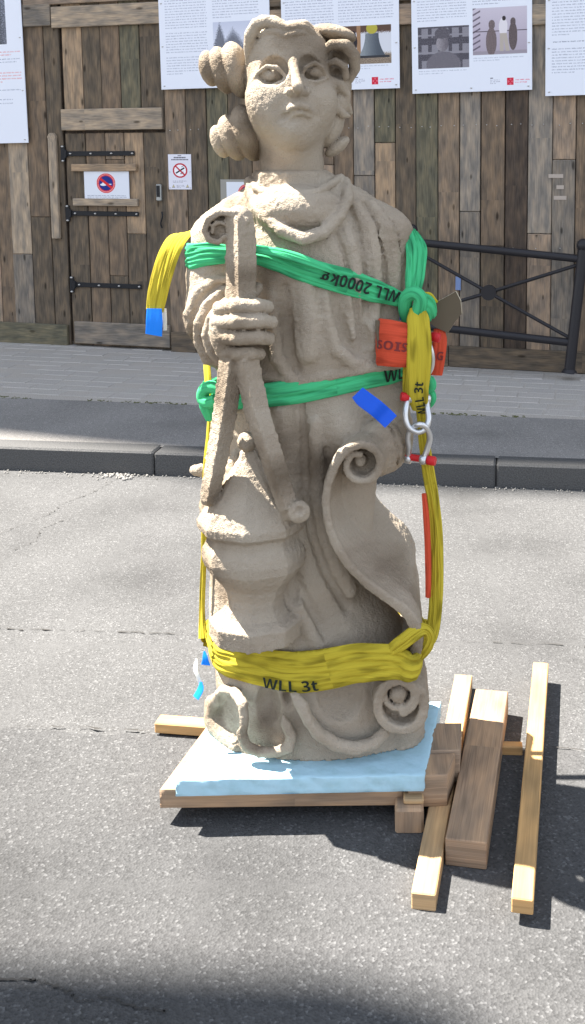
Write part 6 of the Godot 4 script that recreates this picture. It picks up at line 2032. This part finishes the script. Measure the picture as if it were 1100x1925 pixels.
	# --- shackles
	shackle("galvanised bow shackle holding the short yellow sling, above the other shackle", [Vector3(0.231, 0.916, 0.12), Vector3(0.224, 0.8937, 0.138), Vector3(0.2238, 0.8687, 0.144), Vector3(0.2327, 0.848, 0.1464), Vector3(0.2535, 0.8372, 0.1464), Vector3(0.2717, 0.8458, 0.144), Vector3(0.2798, 0.8668, 0.138), Vector3(0.2777, 0.8904, 0.126), Vector3(0.2759, 0.9102, 0.108)], 5.6 * px, Vector3(0.2258, 0.9187, 0.12), Vector3(0.2811, 0.9102, 0.108), 7.5 * px, Vector3(0.2217, 0.9201, 0.126))
	shackle("galvanised bow shackle with a red pin, lowest of the three shackles", [Vector3(0.2308, 0.7594, 0.108), Vector3(0.2319, 0.7899, 0.12), Vector3(0.2292, 0.8185, 0.126), Vector3(0.237, 0.8415, 0.132), Vector3(0.2533, 0.8577, 0.1536), Vector3(0.2715, 0.8513, 0.15), Vector3(0.2824, 0.8241, 0.138), Vector3(0.2774, 0.793, 0.132), Vector3(0.2669, 0.7635, 0.132)], 5.4 * px, Vector3(0.2255, 0.7648, 0.108), Vector3(0.2878, 0.7607, 0.132), 8 * px, Vector3(0.2864, 0.7614, 0.1344))
	shackle("dull grey bow shackle with a red pin, half hidden behind the yellow sling", [Vector3(0.2723, 1.061, 0.072), Vector3(0.2852, 1.0379, 0.078), Vector3(0.2918, 1.0083, 0.078), Vector3(0.2881, 0.9775, 0.072), Vector3(0.2726, 0.9589, 0.06), Vector3(0.2543, 0.9646, 0.048)], 5 * px, Vector3(0.259, 1.0664, 0.072), Vector3(0.2981, 1.0602, 0.084), 8.5 * px, Vector3(0.2994, 1.0602, 0.084))
	# --- protective sleeves, pad
	var s1 := thing("orange_sleeve", "torn orange protective sleeve with dark lettering left of the yellow sling", "protective sleeve", HOME)
	var ws := strap([Vector3(0.1574, 1.0555, 0.12), Vector3(0.1794, 1.056, 0.138), Vector3(0.2051, 1.0526, 0.1416), Vector3(0.234, 1.0459, 0.12)], [43 * px, 42 * px, 41 * px, 40 * px], Vector3(0.05, 0.1, 1), 0.018, 0.4, 351)
	part("sleeve", ws.mesh, lib.orange, s1)
	part("open_end", strap([Vector3(0.1565, 1.11, 0.1236), Vector3(0.1576, 1.087, 0.1272), Vector3(0.16, 1.0559, 0.1296), Vector3(0.1611, 1.0239, 0.1272), Vector3(0.1623, 1.0019, 0.1224)], [2 * px, 3 * px, 3.5 * px, 3 * px, 2 * px], Vector3(-0.9, 0.1, 0.6), 0.012, 0.0, 352).mesh, lib.card, s1)
	lettering("SOIS", 0.030, ws, 0.010, 1.0, -0.004, lib.ink_faded, s1)
	var s2 := thing("orange_sleeve", "narrow orange sleeve piece hanging right of the yellow sling", "protective sleeve", HOME)
	var wr := strap([Vector3(0.3118, 1.0688, 0.024), Vector3(0.3122, 1.0447, 0.042), Vector3(0.3079, 1.0051, 0.048), Vector3(0.3002, 0.9576, 0.042)], [11 * px, 14 * px, 14 * px, 14 * px], Vector3(0.2, 0.1, 1), 0.012, 0.4, 353)
	part("sleeve", wr.mesh, lib.orange, s2)
	lettering("G", 0.028, wr, 0.078, 1.0, 0.002, lib.ink_faded, s2, 1.0, true)
	var s3 := thing("orange_sleeve", "long thin orange red sleeve along the rising yellow strap", "protective sleeve", HOME)
	part("sleeve", strap([Vector3(0.2685, 0.6731, 0.12), Vector3(0.2748, 0.6041, 0.126), Vector3(0.2787, 0.5078, 0.126), Vector3(0.2789, 0.4054, 0.12)], [4 * px, 6 * px, 6 * px, 5 * px], Vector3(-0.6, 0.1, 1), 0.012, 0.0, 354).mesh, lib.orange, s3)
	var pad := thing("edge_pad", "brown cardboard pad sticking out behind the upper green knot", "pad", HOME)
	var st := begin()
	var poly := [Vector3(0.2764, 1.1278, 0.036), Vector3(0.2951, 1.1371, 0.036), Vector3(0.3192, 1.1491, 0.036), Vector3(0.3525, 1.1677, 0.036), Vector3(0.3654, 1.1418, 0.024), Vector3(0.3682, 1.1092, 0.024), Vector3(0.3548, 1.093, 0.024), Vector3(0.3326, 1.0625, 0.036), Vector3(0.3031, 1.0762, 0.036), Vector3(0.2842, 1.0909, 0.042)]
	var back := []
	var mid := Vector3()
	for p in poly:
		back.append(p + Vector3(0.002, 0.001, -0.006))
		mid += p / poly.size()
	for i in poly.size():
		var j := (i + 1) % poly.size()
		tri(st, [mid, poly[i], poly[j]], [Vector2(), Vector2(), Vector2()], Vector3.BACK)
		tri(st, [mid + Vector3(0, 0, -0.006), back[i], back[j]], [Vector2(), Vector2(), Vector2()], Vector3.FORWARD)
	part("board", finish(st), lib.card, pad)
	var ed := begin()
	for i in poly.size():
		var j := (i + 1) % poly.size()
		quad(ed, [poly[i], poly[j], back[j], back[i]], [Vector2(), Vector2(), Vector2(), Vector2()], (poly[i] + poly[j]) * 0.5 - mid)
	part("cut_edge", finish(ed), lib.card_edge, pad)

func arc_at(web: Dictionary, p: Vector3) -> float:
	var best := 9.0
	var s := 0.0
	for f in web.frames:
		var d: float = Vector2(f[0].x - p.x, f[0].y - p.y).length()
		if f[0].z > -0.05 and d < best:
			best = d
			s = f[4]
	return s
